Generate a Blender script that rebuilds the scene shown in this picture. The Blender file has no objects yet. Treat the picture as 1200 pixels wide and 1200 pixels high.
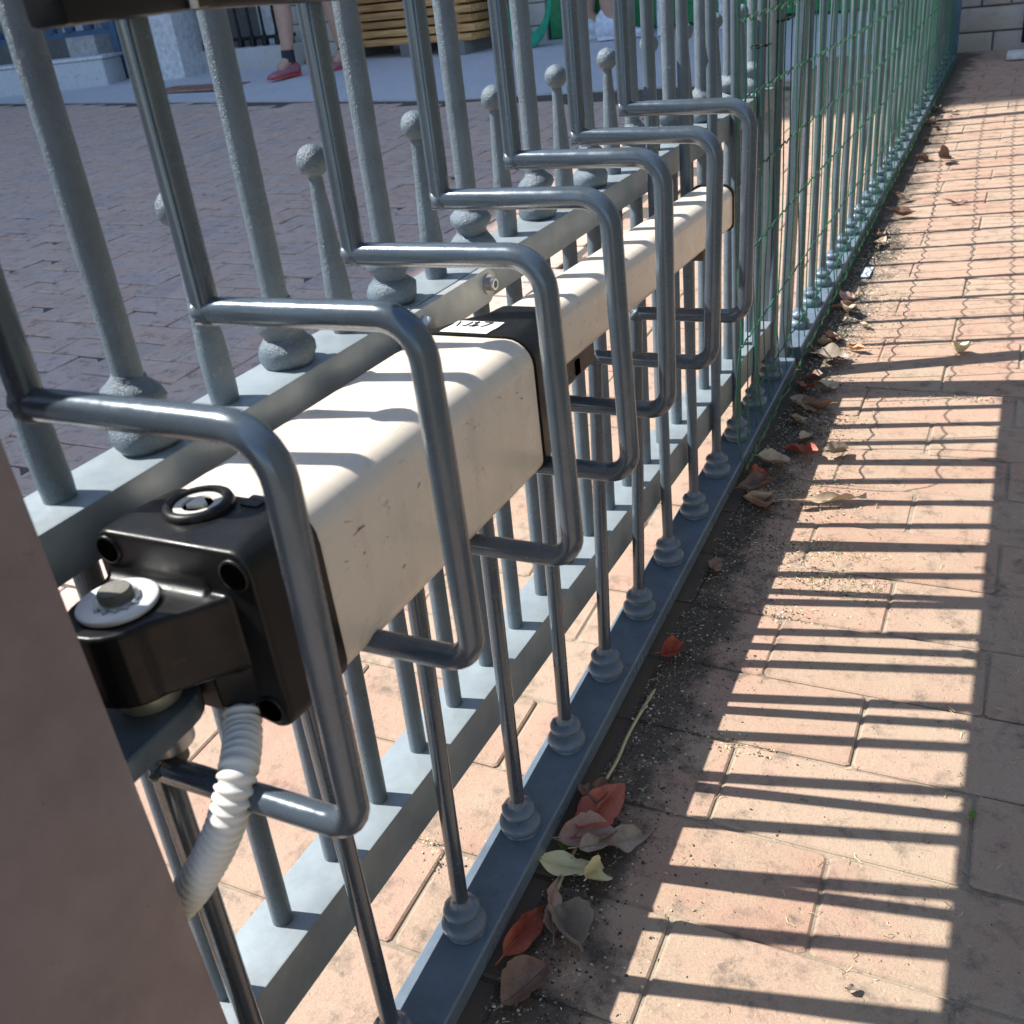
import bpy, bmesh, math, random
from mathutils import Vector, Matrix
R = random.Random(7)
sc = bpy.context.scene
COL = sc.collection

# ------------------------------------------------------------------ camera
FPX, PITCH, YAW, ROLL = 1176.84, 0.49833, 0.50239, -0.12501
CAM = Vector((0.38886, -0.26813, 0.79142))
def cam_axes():
    cy, sy, cp, sp, cr, sr = math.cos(YAW), math.sin(YAW), math.cos(PITCH), math.sin(PITCH), math.cos(ROLL), math.sin(ROLL)
    fwd = Vector((-sy*cp, cy*cp, -sp)); right = Vector((cy, sy, 0)); up = right.cross(fwd)
    return cr*right + sr*up, -sr*right + cr*up, fwd
cr_, cu_, cf_ = cam_axes()
cd = bpy.data.cameras.new('camera'); cam = bpy.data.objects.new('camera', cd); COL.objects.link(cam)
m = Matrix((cr_, cu_, -cf_)).transposed().to_4x4(); m.translation = CAM
cam.matrix_world = m
cd.sensor_width = 36; cd.lens = FPX/1200*36; cd.clip_start = 0.02; cd.clip_end = 400
cd.dof.use_dof = True; cd.dof.focus_distance = 1.05; cd.dof.aperture_fstop = 18
sc.camera = cam

# ------------------------------------------------------------------ sky, sun, exposure
SUN_EL = math.radians(49); SUN_AZ = math.atan(0.19)
sdir = Vector((math.cos(SUN_EL)*math.cos(SUN_AZ), math.cos(SUN_EL)*math.sin(SUN_AZ), -math.sin(SUN_EL)))
w = bpy.data.worlds.new("World"); sc.world = w; w.use_nodes = True
nt = w.node_tree; bg = nt.nodes['Background']
sky = nt.nodes.new('ShaderNodeTexSky'); sky.sky_type = 'NISHITA'; sky.sun_disc = False
sky.sun_elevation = SUN_EL; sky.sun_rotation = math.atan2(-sdir.x, -sdir.y)
sky.air_density = 1.0; sky.dust_density = 0.6; sky.ozone_density = 2.2
nt.links.new(sky.outputs[0], bg.inputs[0]); bg.inputs[1].default_value = 0.14
sd = bpy.data.lights.new('sun', 'SUN'); sd.energy = 4.7; sd.angle = math.radians(0.5); sd.color = (1, 0.965, 0.91)
so = bpy.data.objects.new('sun', sd); COL.objects.link(so); so.rotation_euler = sdir.to_track_quat('-Z', 'Y').to_euler(); so.location = (-5, -2, 8)
sc.view_settings.view_transform = 'Standard'; sc.view_settings.look = 'None'
sc.view_settings.gamma = 1; sc.view_settings.use_curve_mapping = False
sc.view_settings.exposure = 0.96

G0, SL = -0.045, 0.042
def gz(y): return G0 + SL*y

# ------------------------------------------------------------------ helpers
class MB:
    def __init__(s): s.v = []; s.f = []
    def add(s, vs, fs):
        o = len(s.v); s.v += [tuple(v) for v in vs]; s.f += [tuple(i+o for i in f) for f in fs]; return s
    def box(s, x0, x1, y0, y1, z0, z1, b=0.0):
        if b <= 0:
            vs = [(x, y, z) for z in (z0, z1) for x, y in ((x0, y0), (x1, y0), (x1, y1), (x0, y1))]
            return s.add(vs, [(3, 2, 1, 0), (4, 5, 6, 7), (0, 1, 5, 4), (1, 2, 6, 5), (2, 3, 7, 6), (3, 0, 4, 7)])
        bm = bmesh.new(); r = bmesh.ops.create_cube(bm, size=1)
        for v in r['verts']:
            v.co = Vector(((x0+x1)/2+v.co.x*(x1-x0), (y0+y1)/2+v.co.y*(y1-y0), (z0+z1)/2+v.co.z*(z1-z0)))
        bmesh.ops.bevel(bm, geom=bm.edges[:], offset=b, segments=2, affect='EDGES', profile=0.6)
        return s.bm(bm)
    def bm(s, bm):
        bm.verts.index_update(); s.add([v.co[:] for v in bm.verts], [[v.index for v in f.verts] for f in bm.faces]); bm.free(); return s
    def tube(s, pts, r, n=16, cap=True, r2=None):
        P = [Vector(p) for p in pts]; N = len(P)
        rad = r if isinstance(r, (list, tuple)) else [r]*N
        t0 = (P[1]-P[0]).normalized(); a = Vector((0, 0, 1)) if abs(t0.z) < .9 else Vector((1, 0, 0))
        u = t0.cross(a).normalized(); vs = []; prev = t0
        for i in range(N):
            ta = (P[i]-P[i-1]).normalized() if i else t0
            tb = (P[i+1]-P[i]).normalized() if i < N-1 else ta
            t = (ta+tb).normalized()
            q = prev.rotation_difference(t); u = q @ u; u = (u - t*u.dot(t)).normalized(); prev = t
            vv = t.cross(u)
            # mitre scale in the bend plane
            c = max(0.35, ta.dot(t)); bd = (tb-ta); bd = bd.normalized() if bd.length > 1e-5 else None
            for k in range(n):
                an = 2*math.pi*k/n; d = (u*math.cos(an)+vv*math.sin(an))*rad[i]
                if bd is not None: 
                    bb = (bd - t*bd.dot(t)); 
                    if bb.length > 1e-5:
                        bb.normalize(); d += bb*d.dot(bb)*(1/c-1)
                vs.append(P[i]+d)
        fs = [(i*n+k, i*n+(k+1) % n, (i+1)*n+(k+1) % n, (i+1)*n+k) for i in range(N-1) for k in range(n)]
        if cap: fs += [tuple(range(n-1, -1, -1)), tuple((N-1)*n+k for k in range(n))]
        return s.add(vs, fs)
    def lathe(s, prof, n=24, c=(0, 0, 0), ax=Vector((0, 0, 1))):
        q = Vector((0, 0, 1)).rotation_difference(ax.normalized()); c = Vector(c); vs = []
        for r, z in prof:
            for k in range(n):
                a = 2*math.pi*k/n; vs.append(c + q @ Vector((r*math.cos(a), r*math.sin(a), z)))
        N = len(prof)
        fs = [(i*n+k, i*n+(k+1) % n, (i+1)*n+(k+1) % n, (i+1)*n+k) for i in range(N-1) for k in range(n)]
        fs += [tuple(range(n-1, -1, -1)), tuple((N-1)*n+k for k in range(n))]
        return s.add(vs, fs)
    def loft(s, rings, cap=True):
        n = len(rings[0]); vs = [p for r in rings for p in r]
        fs = [(i*n+k, i*n+(k+1) % n, (i+1)*n+(k+1) % n, (i+1)*n+k) for i in range(len(rings)-1) for k in range(n)]
        if cap: fs += [tuple(range(n-1, -1, -1)), tuple((len(rings)-1)*n+k for k in range(n))]
        return s.add(vs, fs)
    def mesh(s, name, mat, smooth=True, ang=35, off=(0, 0, 0)):
        me = bpy.data.meshes.new(name); o = Vector(off)
        me.from_pydata([Vector(v)-o for v in s.v], [], s.f); me.update()
        bm = bmesh.new(); bm.from_mesh(me); bmesh.ops.recalc_face_normals(bm, faces=bm.faces[:])
        for f in bm.faces: f.smooth = smooth
        if smooth:
            ca = math.radians(ang)
            for e in bm.edges:
                if len(e.link_faces) == 2 and e.calc_face_angle(0) > ca: e.smooth = False
        bm.to_mesh(me); bm.free()
        for mm in (mat if isinstance(mat, (list, tuple)) else [mat]): me.materials.append(mm)
        return me
    def obj(s, name, mat, parent=None, off=None, smooth=True, ang=35, **kw):
        if off is None: off = root_loc(parent)
        o = bpy.data.objects.new(name, s.mesh(name, mat, smooth, ang, off)); COL.objects.link(o)
        if parent: o.parent = parent
        else: o.location = off
        for k, v in kw.items(): o[k] = v
        return o
def root_loc(p):
    l = Vector((0, 0, 0))
    while p: l += p.location; p = p.parent
    return l
def tag(o, label=None, category=None, group=None, kind=None):
    if label: o['label'] = label
    if category: o['category'] = category
    if group: o['group'] = group
    if kind: o['kind'] = kind
    return o
def empty(name, loc, label=None, category=None, group=None, kind=None, parent=None):
    o = bpy.data.objects.new(name, None); COL.objects.link(o); o.location = loc; o.empty_display_size = .05
    if parent: o.parent = parent
    return tag(o, label, category, group, kind)
def inst(name, me, parent, loc, rot=(0, 0, 0), scale=(1, 1, 1)):
    o = bpy.data.objects.new(name, me); COL.objects.link(o); o.parent = parent; o.location = loc; o.rotation_euler = rot; o.scale = scale; return o
def rrect(x0, x1, z0, z1, r, y, n=5, rb=None):
    rb = r if rb is None else rb
    out = []
    for cx, cz, a0, rr in ((x1-r, z1-r, 0, r), (x0+r, z1-r, 90, r), (x0+rb, z0+rb, 180, rb), (x1-rb, z0+rb, 270, rb)):
        for k in range(n+1):
            a = math.radians(a0+90*k/n); out.append(Vector((cx+rr*math.cos(a), y, cz+rr*math.sin(a))))
    return out

# ------------------------------------------------------------------ materials
def nodes(name):
    ma = bpy.data.materials.new(name); ma.use_nodes = True; nt = ma.node_tree; return ma, nt, nt.nodes['Principled BSDF']
def N(nt, t, **k):
    n = nt.nodes.new(t)
    for a, b in k.items():
        if a in n.inputs: n.inputs[a].default_value = b
        else: setattr(n, a, b)
    return n
def noise(nt, scale, detail=6, rough=.6, coord='Object', off=None):
    tc = N(nt, 'ShaderNodeTexCoord'); n = N(nt, 'ShaderNodeTexNoise'); n.inputs['Scale'].default_value = scale
    n.inputs['Detail'].default_value = detail; n.inputs['Roughness'].default_value = rough
    if coord == 'World':
        g = N(nt, 'ShaderNodeNewGeometry'); nt.links.new(g.outputs['Position'], n.inputs['Vector'])
    else: nt.links.new(tc.outputs[coord], n.inputs['Vector'])
    return n
def ramp(nt, src, stops):
    r = N(nt, 'ShaderNodeValToRGB'); e = r.color_ramp.elements
    while len(e) < len(stops): e.new(0.5)
    for i, (p, c) in enumerate(stops): e[i].position = p; e[i].color = (*c, 1) if len(c) == 3 else c
    nt.links.new(src, r.inputs[0]); return r
def mix(nt, fac, a, b, mode='MIX'):
    mx = N(nt, 'ShaderNodeMix'); mx.data_type = 'RGBA'; mx.blend_type = mode
    for s, v in ((0, fac), (6, a), (7, b)):
        if isinstance(v, (int, float)): mx.inputs[s].default_value = v
        elif isinstance(v, tuple): mx.inputs[s].default_value = (*v, 1)
        else: nt.links.new(v, mx.inputs[s])
    return mx.outputs[2]
def bump(nt, h, strength, dist, bs, prev=None):
    b = N(nt, 'ShaderNodeBump'); b.inputs['Strength'].default_value = strength; b.inputs['Distance'].default_value = dist
    nt.links.new(h, b.inputs['Height'])
    if prev is not None: nt.links.new(prev, b.inputs['Normal'])
    if bs is not None: nt.links.new(b.outputs[0], bs.inputs['Normal'])
    return b.outputs[0]
def paint(name, col, rough=.35, metal=0, var=.25, bs_=.0, bscale=300, bdist=.0006, coat=0, dirt=None, dirtamt=.6, spec=.5):
    ma, nt, bs = nodes(name)
    n = noise(nt, 25, 5, .65, 'World'); r = ramp(nt, n.outputs[0], [(.3, tuple(c*(1-var) for c in col)), (.7, tuple(c*(1+var) for c in col))])
    out = r.outputs[0]
    if dirt:
        n2 = noise(nt, 70, 8, .7, 'World'); m2 = ramp(nt, n2.outputs[0], [(dirtamt, (0, 0, 0)), (dirtamt+.1, (1, 1, 1))])
        out = mix(nt, m2.outputs[0], out, dirt)
    nt.links.new(out, bs.inputs['Base Color'])
    n3 = noise(nt, 60, 6, .7, 'World'); rr = N(nt, 'ShaderNodeMapRange'); rr.inputs[1].default_value = .3; rr.inputs[2].default_value = .7
    rr.inputs[3].default_value = max(.05, rough-.1); rr.inputs[4].default_value = rough+.14; nt.links.new(n3.outputs[0], rr.inputs[0]); nt.links.new(rr.outputs[0], bs.inputs['Roughness'])
    bs.inputs['Metallic'].default_value = metal; bs.inputs['Coat Weight'].default_value = coat; bs.inputs['Coat Roughness'].default_value = .15
    bs.inputs['Specular IOR Level'].default_value = spec
    if bs_:
        n4 = noise(nt, bscale, 4, .6, 'World'); p = bump(nt, n4.outputs[0], bs_, bdist, None)
        n5 = noise(nt, bscale*.3, 3, .5, 'World'); bump(nt, n5.outputs[0], bs_*.5, bdist*1.2, bs, p)
    return ma
M = {}
M['tube'] = paint('smooth_grey_paint', (.08, .105, .13), .21, .3, .12, .12, 500, .0002, .35, (.20, .19, .17), .66)
M['bar'] = paint('grey_bar_paint', (.09, .12, .145), .32, .0, .18, .35, 420, .0004, .0, (.22, .21, .18), .62)
M['cast'] = paint('rough_cast_grey_paint', (.125, .165, .195), .32, .0, .2, 1.0, 850, .0011, .0, (.30, .30, .28), .64)
M['rail'] = paint('rail_grey_paint', (.235, .275, .295), .38, .0, .15, .3, 300, .0004, .0, (.30, .27, .21), .66)
M['blue_rail'] = paint('bottom_rail_paint', (.13, .175, .225), .32, .0, .2, .4, 300, .0005, .05, (.20, .13, .09), .62)
M['white'] = paint('cream_white_paint', (.76, .665, .545), .33, .0, .04, .08, 300, .0002, .2, (.60, .52, .42), .60)
ma = M['white']; nt = ma.node_tree; bs = nt.nodes['Principled BSDF']; src = bs.inputs['Base Color'].links[0].from_socket
g_ = N(nt, 'ShaderNodeNewGeometry'); mp_ = N(nt, 'ShaderNodeMapping'); mp_.inputs['Scale'].default_value = (8, 34, 5); nt.links.new(g_.outputs['Position'], mp_.inputs[0])
n_ = N(nt, 'ShaderNodeTexNoise'); n_.inputs['Scale'].default_value = 1.6; n_.inputs['Detail'].default_value = 7; n_.inputs['Roughness'].default_value = .6; nt.links.new(mp_.outputs[0], n_.inputs['Vector'])
st_ = ramp(nt, n_.outputs[0], [(.50, (0, 0, 0)), (.76, (.28, .28, .28))]); c1 = mix(nt, st_.outputs[0], src, (.40, .37, .33))
mp2 = N(nt, 'ShaderNodeMapping'); mp2.inputs['Scale'].default_value = (300, 30, 300); mp2.inputs['Rotation'].default_value = (.4, 0, 0); nt.links.new(g_.outputs['Position'], mp2.inputs[0])
n2_ = N(nt, 'ShaderNodeTexNoise'); n2_.inputs['Scale'].default_value = 1.5; n2_.inputs['Detail'].default_value = 3; nt.links.new(mp2.outputs[0], n2_.inputs['Vector'])
c2 = mix(nt, ramp(nt, n2_.outputs[0], [(.70, (0, 0, 0)), (.76, (.5, .5, .5))]).outputs[0], c1, (.35, .30, .25)); nt.links.new(c2, bs.inputs['Base Color'])
M['black'] = paint('black_plastic', (.008, .0082, .0085), .34, 0, .3, .3, 900, .0002, 0, (.04, .04, .04), .66, spec=.28)
M['hole_shade'] = paint('recess_shade', (.0015, .0015, .0015), .9, spec=.0)  # near-black stands for the shade inside holes, slots and pits
M['brownp'] = paint('brown_plastic_bounce', (.085, .062, .055), .5, 0, .2, .3, 500, .0002)
M['steel'] = paint('galvanised_steel', (.55, .56, .55), .35, .9, .15, .2, 300, .0003, 0, (.25, .2, .15), .62)
M['whitemetal'] = paint('white_washer', (.74, .74, .73), .35, .1, .05)
M['post'] = paint('post_paint', (.22, .185, .19), .36, .1, .14, .2, 300, .0003, .0, (.26, .22, .21), .66)
M['conduit'] = paint('ivory_conduit', (.68, .66, .60), .45, 0, .06, .1, 500, .0002)
M['green_wire'] = paint('green_wire', (.015, .13, .07), .38, 0, .3)
M['label'] = paint('paper_label', (.80, .79, .76), .6, 0, .04)
M['ink'] = paint('black_ink', (.02, .02, .025), .7)
M['rust'] = paint('rust', (.36, .20, .15), .8, 0, .4, .5, 500, .0005)

def paver_mat(name, cols, grime=(.10, .09, .075), sand=(.45, .35, .25), rand='obj', fence_dirt=False, gscale=1):
    ma, nt, bs = nodes(name)
    if rand == 'obj': src = N(nt, 'ShaderNodeObjectInfo').outputs['Random']
    else: src = N(nt, 'ShaderNodeNewGeometry').outputs['Random Per Island']
    base = ramp(nt, src, [(i/(len(cols)-1), c) for i, c in enumerate(cols)]).outputs[0]
    n1 = noise(nt, 9*gscale, 8, .7, 'World'); base = mix(nt, ramp(nt, n1.outputs[0], [(.35, (0, 0, 0)), (.72, (1, 1, 1))]).outputs[0], base, sand)
    n2 = noise(nt, 620, 6, .78, 'World'); base = mix(nt, .55, base, ramp(nt, n2.outputs[0], [(.32, (.25, .25, .25)), (.46, (.9, .9, .9)), (.6, (1.05, 1.05, 1.05)), (.7, (1.45, 1.4, 1.3))]).outputs[0], 'MULTIPLY')
    n3 = noise(nt, 28, 9, .75, 'World'); base = mix(nt, ramp(nt, n3.outputs[0], [(.52, (0, 0, 0)), (.70, (.75, .75, .75))]).outputs[0], base, grime)
    if fence_dirt:
        g = N(nt, 'ShaderNodeNewGeometry'); sx = N(nt, 'ShaderNodeSeparateXYZ'); nt.links.new(g.outputs['Position'], sx.inputs[0])
        mr = N(nt, 'ShaderNodeMapRange'); mr.inputs[1].default_value = .02; mr.inputs[2].default_value = .17; mr.inputs[3].default_value = .42; mr.inputs[4].default_value = 0
        nt.links.new(sx.outputs[0], mr.inputs[0])
        n6 = noise(nt, 14, 8, .7, 'World'); ad = N(nt, 'ShaderNodeMath', operation='ADD'); nt.links.new(mr.outputs[0], ad.inputs[0]); nt.links.new(n6.outputs[0], ad.inputs[1])
        gt = N(nt, 'ShaderNodeMapRange'); gt.inputs[1].default_value = -.03; gt.inputs[2].default_value = .0; nt.links.new(sx.outputs[0], gt.inputs[0])
        fr = ramp(nt, ad.outputs[0], [(.60, (0, 0, 0)), (.78, (.95, .95, .95))]); mu = mix(nt, 1.0, fr.outputs[0], gt.outputs[0], 'MULTIPLY')
        base = mix(nt, mu, base, (.11, .09, .07))
    nt.links.new(base, bs.inputs['Base Color']); bs.inputs['Roughness'].default_value = .82; bs.inputs['Specular IOR Level'].default_value = .3
    p = bump(nt, n2.outputs[0], .7, .0014, None); p = bump(nt, n3.outputs[0], .7, .003, None, p)
    vo = N(nt, 'ShaderNodeTexVoronoi'); vo.inputs['Scale'].default_value = 95; g_ = N(nt, 'ShaderNodeNewGeometry'); nt.links.new(g_.outputs['Position'], vo.inputs['Vector'])
    pr = ramp(nt, vo.outputs['Distance'], [(.08, (0, 0, 0)), (.2, (1, 1, 1))]); bump(nt, pr.outputs[0], .35, .0015, bs, p)
    return ma
M['paver'] = paver_mat('clay_paver', [(.42, .255, .185), (.47, .29, .215), (.43, .285, .21), (.48, .335, .25)], fence_dirt=True)
M['paver_i'] = paver_mat('clay_paver_joined', [(.42, .255, .185), (.47, .29, .215), (.43, .285, .21), (.48, .335, .25)], rand='isl', fence_dirt=True)
herr = [(.58, .41, .33), (.66, .43, .32), (.50, .40, .36), (.68, .46, .35), (.60, .41, .32)]
M['brick'] = paver_mat('worn_yard_brick', herr, sand=(.66, .52, .43))
M['brick_i'] = paver_mat('worn_yard_brick_joined', herr, sand=(.66, .52, .43), rand='isl')
M['mortar'] = paver_mat('sand_joint', [(.26, .21, .155), (.26, .21, .155)], grime=(.10, .085, .065), sand=(.46, .39, .29), fence_dirt=True)
M['joint_dark'] = paver_mat('dark_joint', [(.10, .09, .08), (.10, .09, .08)], sand=(.14, .12, .10))
M['concrete'] = paver_mat('grey_concrete', [(.56, .57, .60), (.56, .57, .60)], sand=(.64, .64, .66), grime=(.38, .38, .40), gscale=.2)
M['earth'] = paver_mat('earth', [(.22, .19, .15), (.22, .19, .15)])
M['stone'] = paver_mat('grey_stone', [(.54, .54, .54), (.60, .58, .55), (.52, .48, .42), (.56, .59, .64)], sand=(.54, .51, .44), grime=(.36, .35, .34), gscale=.5)
M['stone_dark'] = paver_mat('dark_stone_mortar', [(.24, .24, .24), (.24, .24, .24)], sand=(.20, .19, .17))
M['plaster'] = paver_mat('white_plaster', [(.58, .62, .66), (.58, .62, .66)], sand=(.66, .68, .70), grime=(.30, .32, .34), gscale=.3)
M['blue_paint'] = paint('blue_fence_paint', (.05, .11, .20), .4)
M['white_wall'] = paint('white_pillar_paint', (.66, .68, .70), .5)
M['green_door'] = paint('green_door_paint', (.03, .26, .10), .4, 0, .2)
M['green_hose'] = paint('green_plastic', (.02, .32, .20), .4)
M['wood'] = None
def wood():
    ma, nt, bs = nodes('pine_plank'); oi = N(nt, 'ShaderNodeObjectInfo'); tc = N(nt, 'ShaderNodeTexCoord'); mp = N(nt, 'ShaderNodeMapping')
    mp.inputs['Scale'].default_value = (3, 40, 40); nt.links.new(tc.outputs['Object'], mp.inputs[0]); n = N(nt, 'ShaderNodeTexNoise'); n.inputs['Scale'].default_value = 1.2; n.inputs['Detail'].default_value = 6
    nt.links.new(mp.outputs[0], n.inputs[0]); r = ramp(nt, n.outputs[0], [(.3, (.42, .21, .07)), (.7, (.78, .47, .20))])
    b = mix(nt, .5, r.outputs[0], ramp(nt, oi.outputs['Random'], [(0, (.6, .55, .5)), (1, (1.2, 1.2, 1.2))]).outputs[0], 'MULTIPLY')
    nt.links.new(b, bs.inputs['Base Color']); bs.inputs['Roughness'].default_value = .6; return ma
M['wood'] = wood()
def leafmat(name, c1, c2, spot=(.10, .05, .03)):
    ma, nt, bs = nodes(name)
    n = noise(nt, 90, 6, .7, 'Object'); r = ramp(nt, n.outputs[0], [(.3, c1), (.62, c2), (.75, spot)])
    nt.links.new(r.outputs[0], bs.inputs['Base Color']); bs.inputs['Roughness'].default_value = .5
    n2 = noise(nt, 300, 4, .6, 'Object'); bump(nt, n2.outputs[0], .4, .0006, bs); return ma
LM = {'red': leafmat('red_leaf', (.30, .05, .03), (.44, .12, .07)), 'orange': leafmat('orange_leaf', (.48, .17, .07), (.58, .28, .13)),
      'brown': leafmat('brown_leaf', (.17, .085, .055), (.28, .17, .12)), 'tan': leafmat('tan_leaf', (.40, .30, .20), (.55, .44, .31)),
      'pink': leafmat('pinkish_leaf', (.34, .18, .14), (.44, .29, .23)), 'yellow': leafmat('pale_yellow_leaf', (.62, .56, .30), (.74, .68, .42)),
      'grey': leafmat('grey_leaf', (.24, .19, .14), (.36, .29, .22)), 'green': leafmat('green_leaf', (.10, .20, .04), (.22, .34, .08))}
ma, nt, bs = nodes('debris'); r = ramp(nt, N(nt, 'ShaderNodeNewGeometry').outputs['Random Per Island'], [(0, (.03, .026, .02)), (.6, (.09, .07, .05)), (.82, (.36, .30, .20)), (1, (.75, .72, .62))]); nt.links.new(r.outputs[0], bs.inputs[0]); bs.inputs['Roughness'].default_value = .8; M['debris'] = ma
ma, nt, bs = nodes('dry_straw'); r = ramp(nt, N(nt, 'ShaderNodeNewGeometry').outputs['Random Per Island'], [(0, (.22, .17, .08)), (.5, (.50, .42, .22)), (1, (.66, .58, .36))]); nt.links.new(r.outputs[0], bs.inputs[0]); bs.inputs['Roughness'].default_value = .7; M['straw'] = ma

# ------------------------------------------------------------------ ground
def sloped(x0, x1, y0, y1, dz, name, mat, **kw):
    g = MB().add([(x0, y0, gz(y0)+dz), (x1, y0, gz(y0)+dz), (x1, y1, gz(y1)+dz), (x0, y1, gz(y1)+dz)], [(0, 1, 2, 3)])
    return g.obj(name, mat, None, (0, 0, 0), smooth=False, kind='structure')
sloped(-120, 120, -120, 120, -.02, 'ground', M['earth'])

def slab(wx, wy, h=.03, ch=.0022, jit=.0011, rnd=R):
    """one paver: worn outline, chamfered top; origin at its top centre"""
    a, b = wx/2, wy/2; c = .005
    out = [(-a+c, -b), (a-c, -b), (a, -b+c*.7), (a, b-c), (a-c*.8, b), (-a+c, b), (-a, b-c*.8), (-a, -b+c)]
    out = [(x+rnd.uniform(-jit, jit), y+rnd.uniform(-jit, jit)) for x, y in out]
    k1, k2 = (a-ch)/a, (b-ch)/b
    rings = [[(x, y, -h) for x, y in out], [(x, y, -ch*.8) for x, y in out], [(x*k1, y*k2, 0) for x, y in out]]
    return MB().loft(rings)
SLT = math.atan(SL)
walk = empty('sidewalk', (0, 0, 0), kind='structure')
sloped(-.62, 1.4, -1.2, 5.5, -.0026, 'mortar_bed', M['mortar'])
bpy.data.objects['mortar_bed'].name = 'sidewalk_joint_bed'
rowh = .122; LX = .25
full = [slab(LX-.0032, rowh-.0032).mesh('brick', M['paver'], False) for _ in range(7)]
half = [slab(LX/2-.005, rowh-.005).mesh('brick', M['paver'], False) for _ in range(3)]
rest = MB(); cnt = 0
for j in range(-12, 42):
    yc = .36 + rowh*(j+.5); off = .29 if j % 2 == 0 else .165
    xs = off - LX*4 + LX/2
    for i in range(8):
        xc = xs + i*LX
        wdt = LX
        if xc-LX/2 < -.62+.001:
            if xc+LX/2 < -.5: continue
        vis = (-.46 < xc < .62) and -.1 < yc < 5.35 and cnt < 292
        zj = R.uniform(-.0014, .0014); rt = (SLT+R.uniform(-.004, .004), R.uniform(-.003, .003), R.uniform(-.005, .005))
        if vis:
            inst('brick', R.choice(full), walk, (xc, yc, gz(yc)+zj), rt); cnt += 1
        elif yc < 5.45:
            s_ = slab(LX-.0032, rowh-.0032); mt = Matrix.Translation((xc, yc, gz(yc)+zj)) @ Matrix.Rotation(SLT, 4, 'X')
            rest.add([mt @ Vector(v) for v in s_.v], s_.f)
rest.obj('brick_run', M['paver_i'], walk, (0, 0, 0), smooth=False, kind='stuff')

# yard: herringbone bricks left of the sidewalk
yard = empty('yard_paving', (0, 0, 0), kind='structure')
v = [(-.625, -3, 0), (-.625, 5.0, 0), (-9.6, 6.9, 0), (-9.6, -3, 0)]
MB().add([(x, y, gz(y)-.006) for x, y, z in v], [(0, 1, 2, 3)]).obj('yard_joint_bed', M['joint_dark'], None, (0, 0, 0), smooth=False, kind='structure')
bw = .105
hb = [slab(2*bw-.004, bw-.004, jit=.002).mesh('brick', M['brick'], False) for _ in range(6)]
cands = []
for a in range(-60, 20):
    for b in range(-20, 60):
        # herringbone lattice: pairs (horizontal, vertical)
        ox = (a*1 + b*2*1) ; 
        pass
def herring():
    out = []
    for i in range(-110, 10):
        for j in range(-30, 75):
            t = (i - j) % 4
            if t == 0: out.append(((i+1)*bw, (j+.5)*bw, 0))      # horizontal brick covers cells i,i+1
            elif t == 2: out.append(((i+.5)*bw, (j+1)*bw, 1)) if False else None
            if t == 3: out.append(((i+.5)*bw, (j)*bw, 1)) if False else None
    return [o for o in out if o]
def herring2():
    # cell (i,j): k=(i-j)%4 ; k=0,1 -> horizontal brick, k=2,3 -> vertical brick spanning (i,j),(i,j-1)
    out = []
    for i in range(-95, 2):
        for j in range(-26, 68):
            k = (i-j) % 4
            if k == 0: out.append(((i+1)*bw, (j+.5)*bw, 0))
            if k == 2: out.append(((i+.5)*bw, (j)*bw, 1))
    return out
def inyard(x, y):
    return -9.5 < x < -.63-.09 and -2.4 < y < 5.0-.237*(x+.6)-.35 - (1.3 if x > -2.6 else 1.3)*0
for x, y, o in herring2():
    lim = 4.95 - .237*(x+2.6)
    if -9.5 < x < -.73 and -2.4 < y < lim - .1: cands.append((x, y, o))
def pix(x, y, z):
    d = Vector((x, y, z))-CAM; f = d.dot(cf_)
    return (600+FPX*d.dot(cr_)/f, 600-FPX*d.dot(cu_)/f, f) if f > .1 else (9e9, 9e9, f)
vis = []; other = []
for c in cands:
    px, py, f = pix(c[0], c[1], gz(c[1]))
    (vis if (-40 < px < 1000 and -20 < py < 700) else other).append((f, c))
vis.sort(key=lambda t: t[0]); other += vis[292:]; vis = vis[:292]
for f, (x, y, o) in vis:
    inst('brick', R.choice(hb), yard, (x, y, gz(y)+R.uniform(-.002, .002)), (SLT+R.uniform(-.012, .012), R.uniform(-.012, .012), (math.pi/2 if o else 0)+R.uniform(-.015, .015)))
rb_ = MB()
for f, (x, y, o) in other:
    s_ = slab(2*bw-.004, bw-.004, jit=.002, h=.02); mt = Matrix.Translation((x, y, gz(y)+R.uniform(-.002, .002))) @ Matrix.Rotation(SLT, 4, 'X') @ Matrix.Rotation((math.pi/2 if o else 0), 4, 'Z') @ Matrix.Rotation(R.uniform(-.012, .012), 4, 'X')
    rb_.add([mt @ Vector(v) for v in s_.v], s_.f[:-2] + [s_.f[-1]])
rb_.obj('brick_run', M['brick_i'], yard, (0, 0, 0), smooth=False, kind='stuff')
# concrete strip along the far side
pts = [(-14, 7.6), (-9.5, 6.59), (-2.6, 4.95), (-.62, 4.9), (-.62, 5.5), (1.5, 5.5), (1.5, 9), (-14, 12)]
MB().add([(x, y, gz(y)+.004) for x, y in pts] + [(x, y, gz(y)-.03) for x, y in pts], [tuple(range(8))] + [(i, (i+1) % 8, 8+(i+1) % 8, 8+i) for i in range(8)]).obj('pavement', M['concrete'], None, (0, 0, 0), smooth=False, kind='structure')

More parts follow.
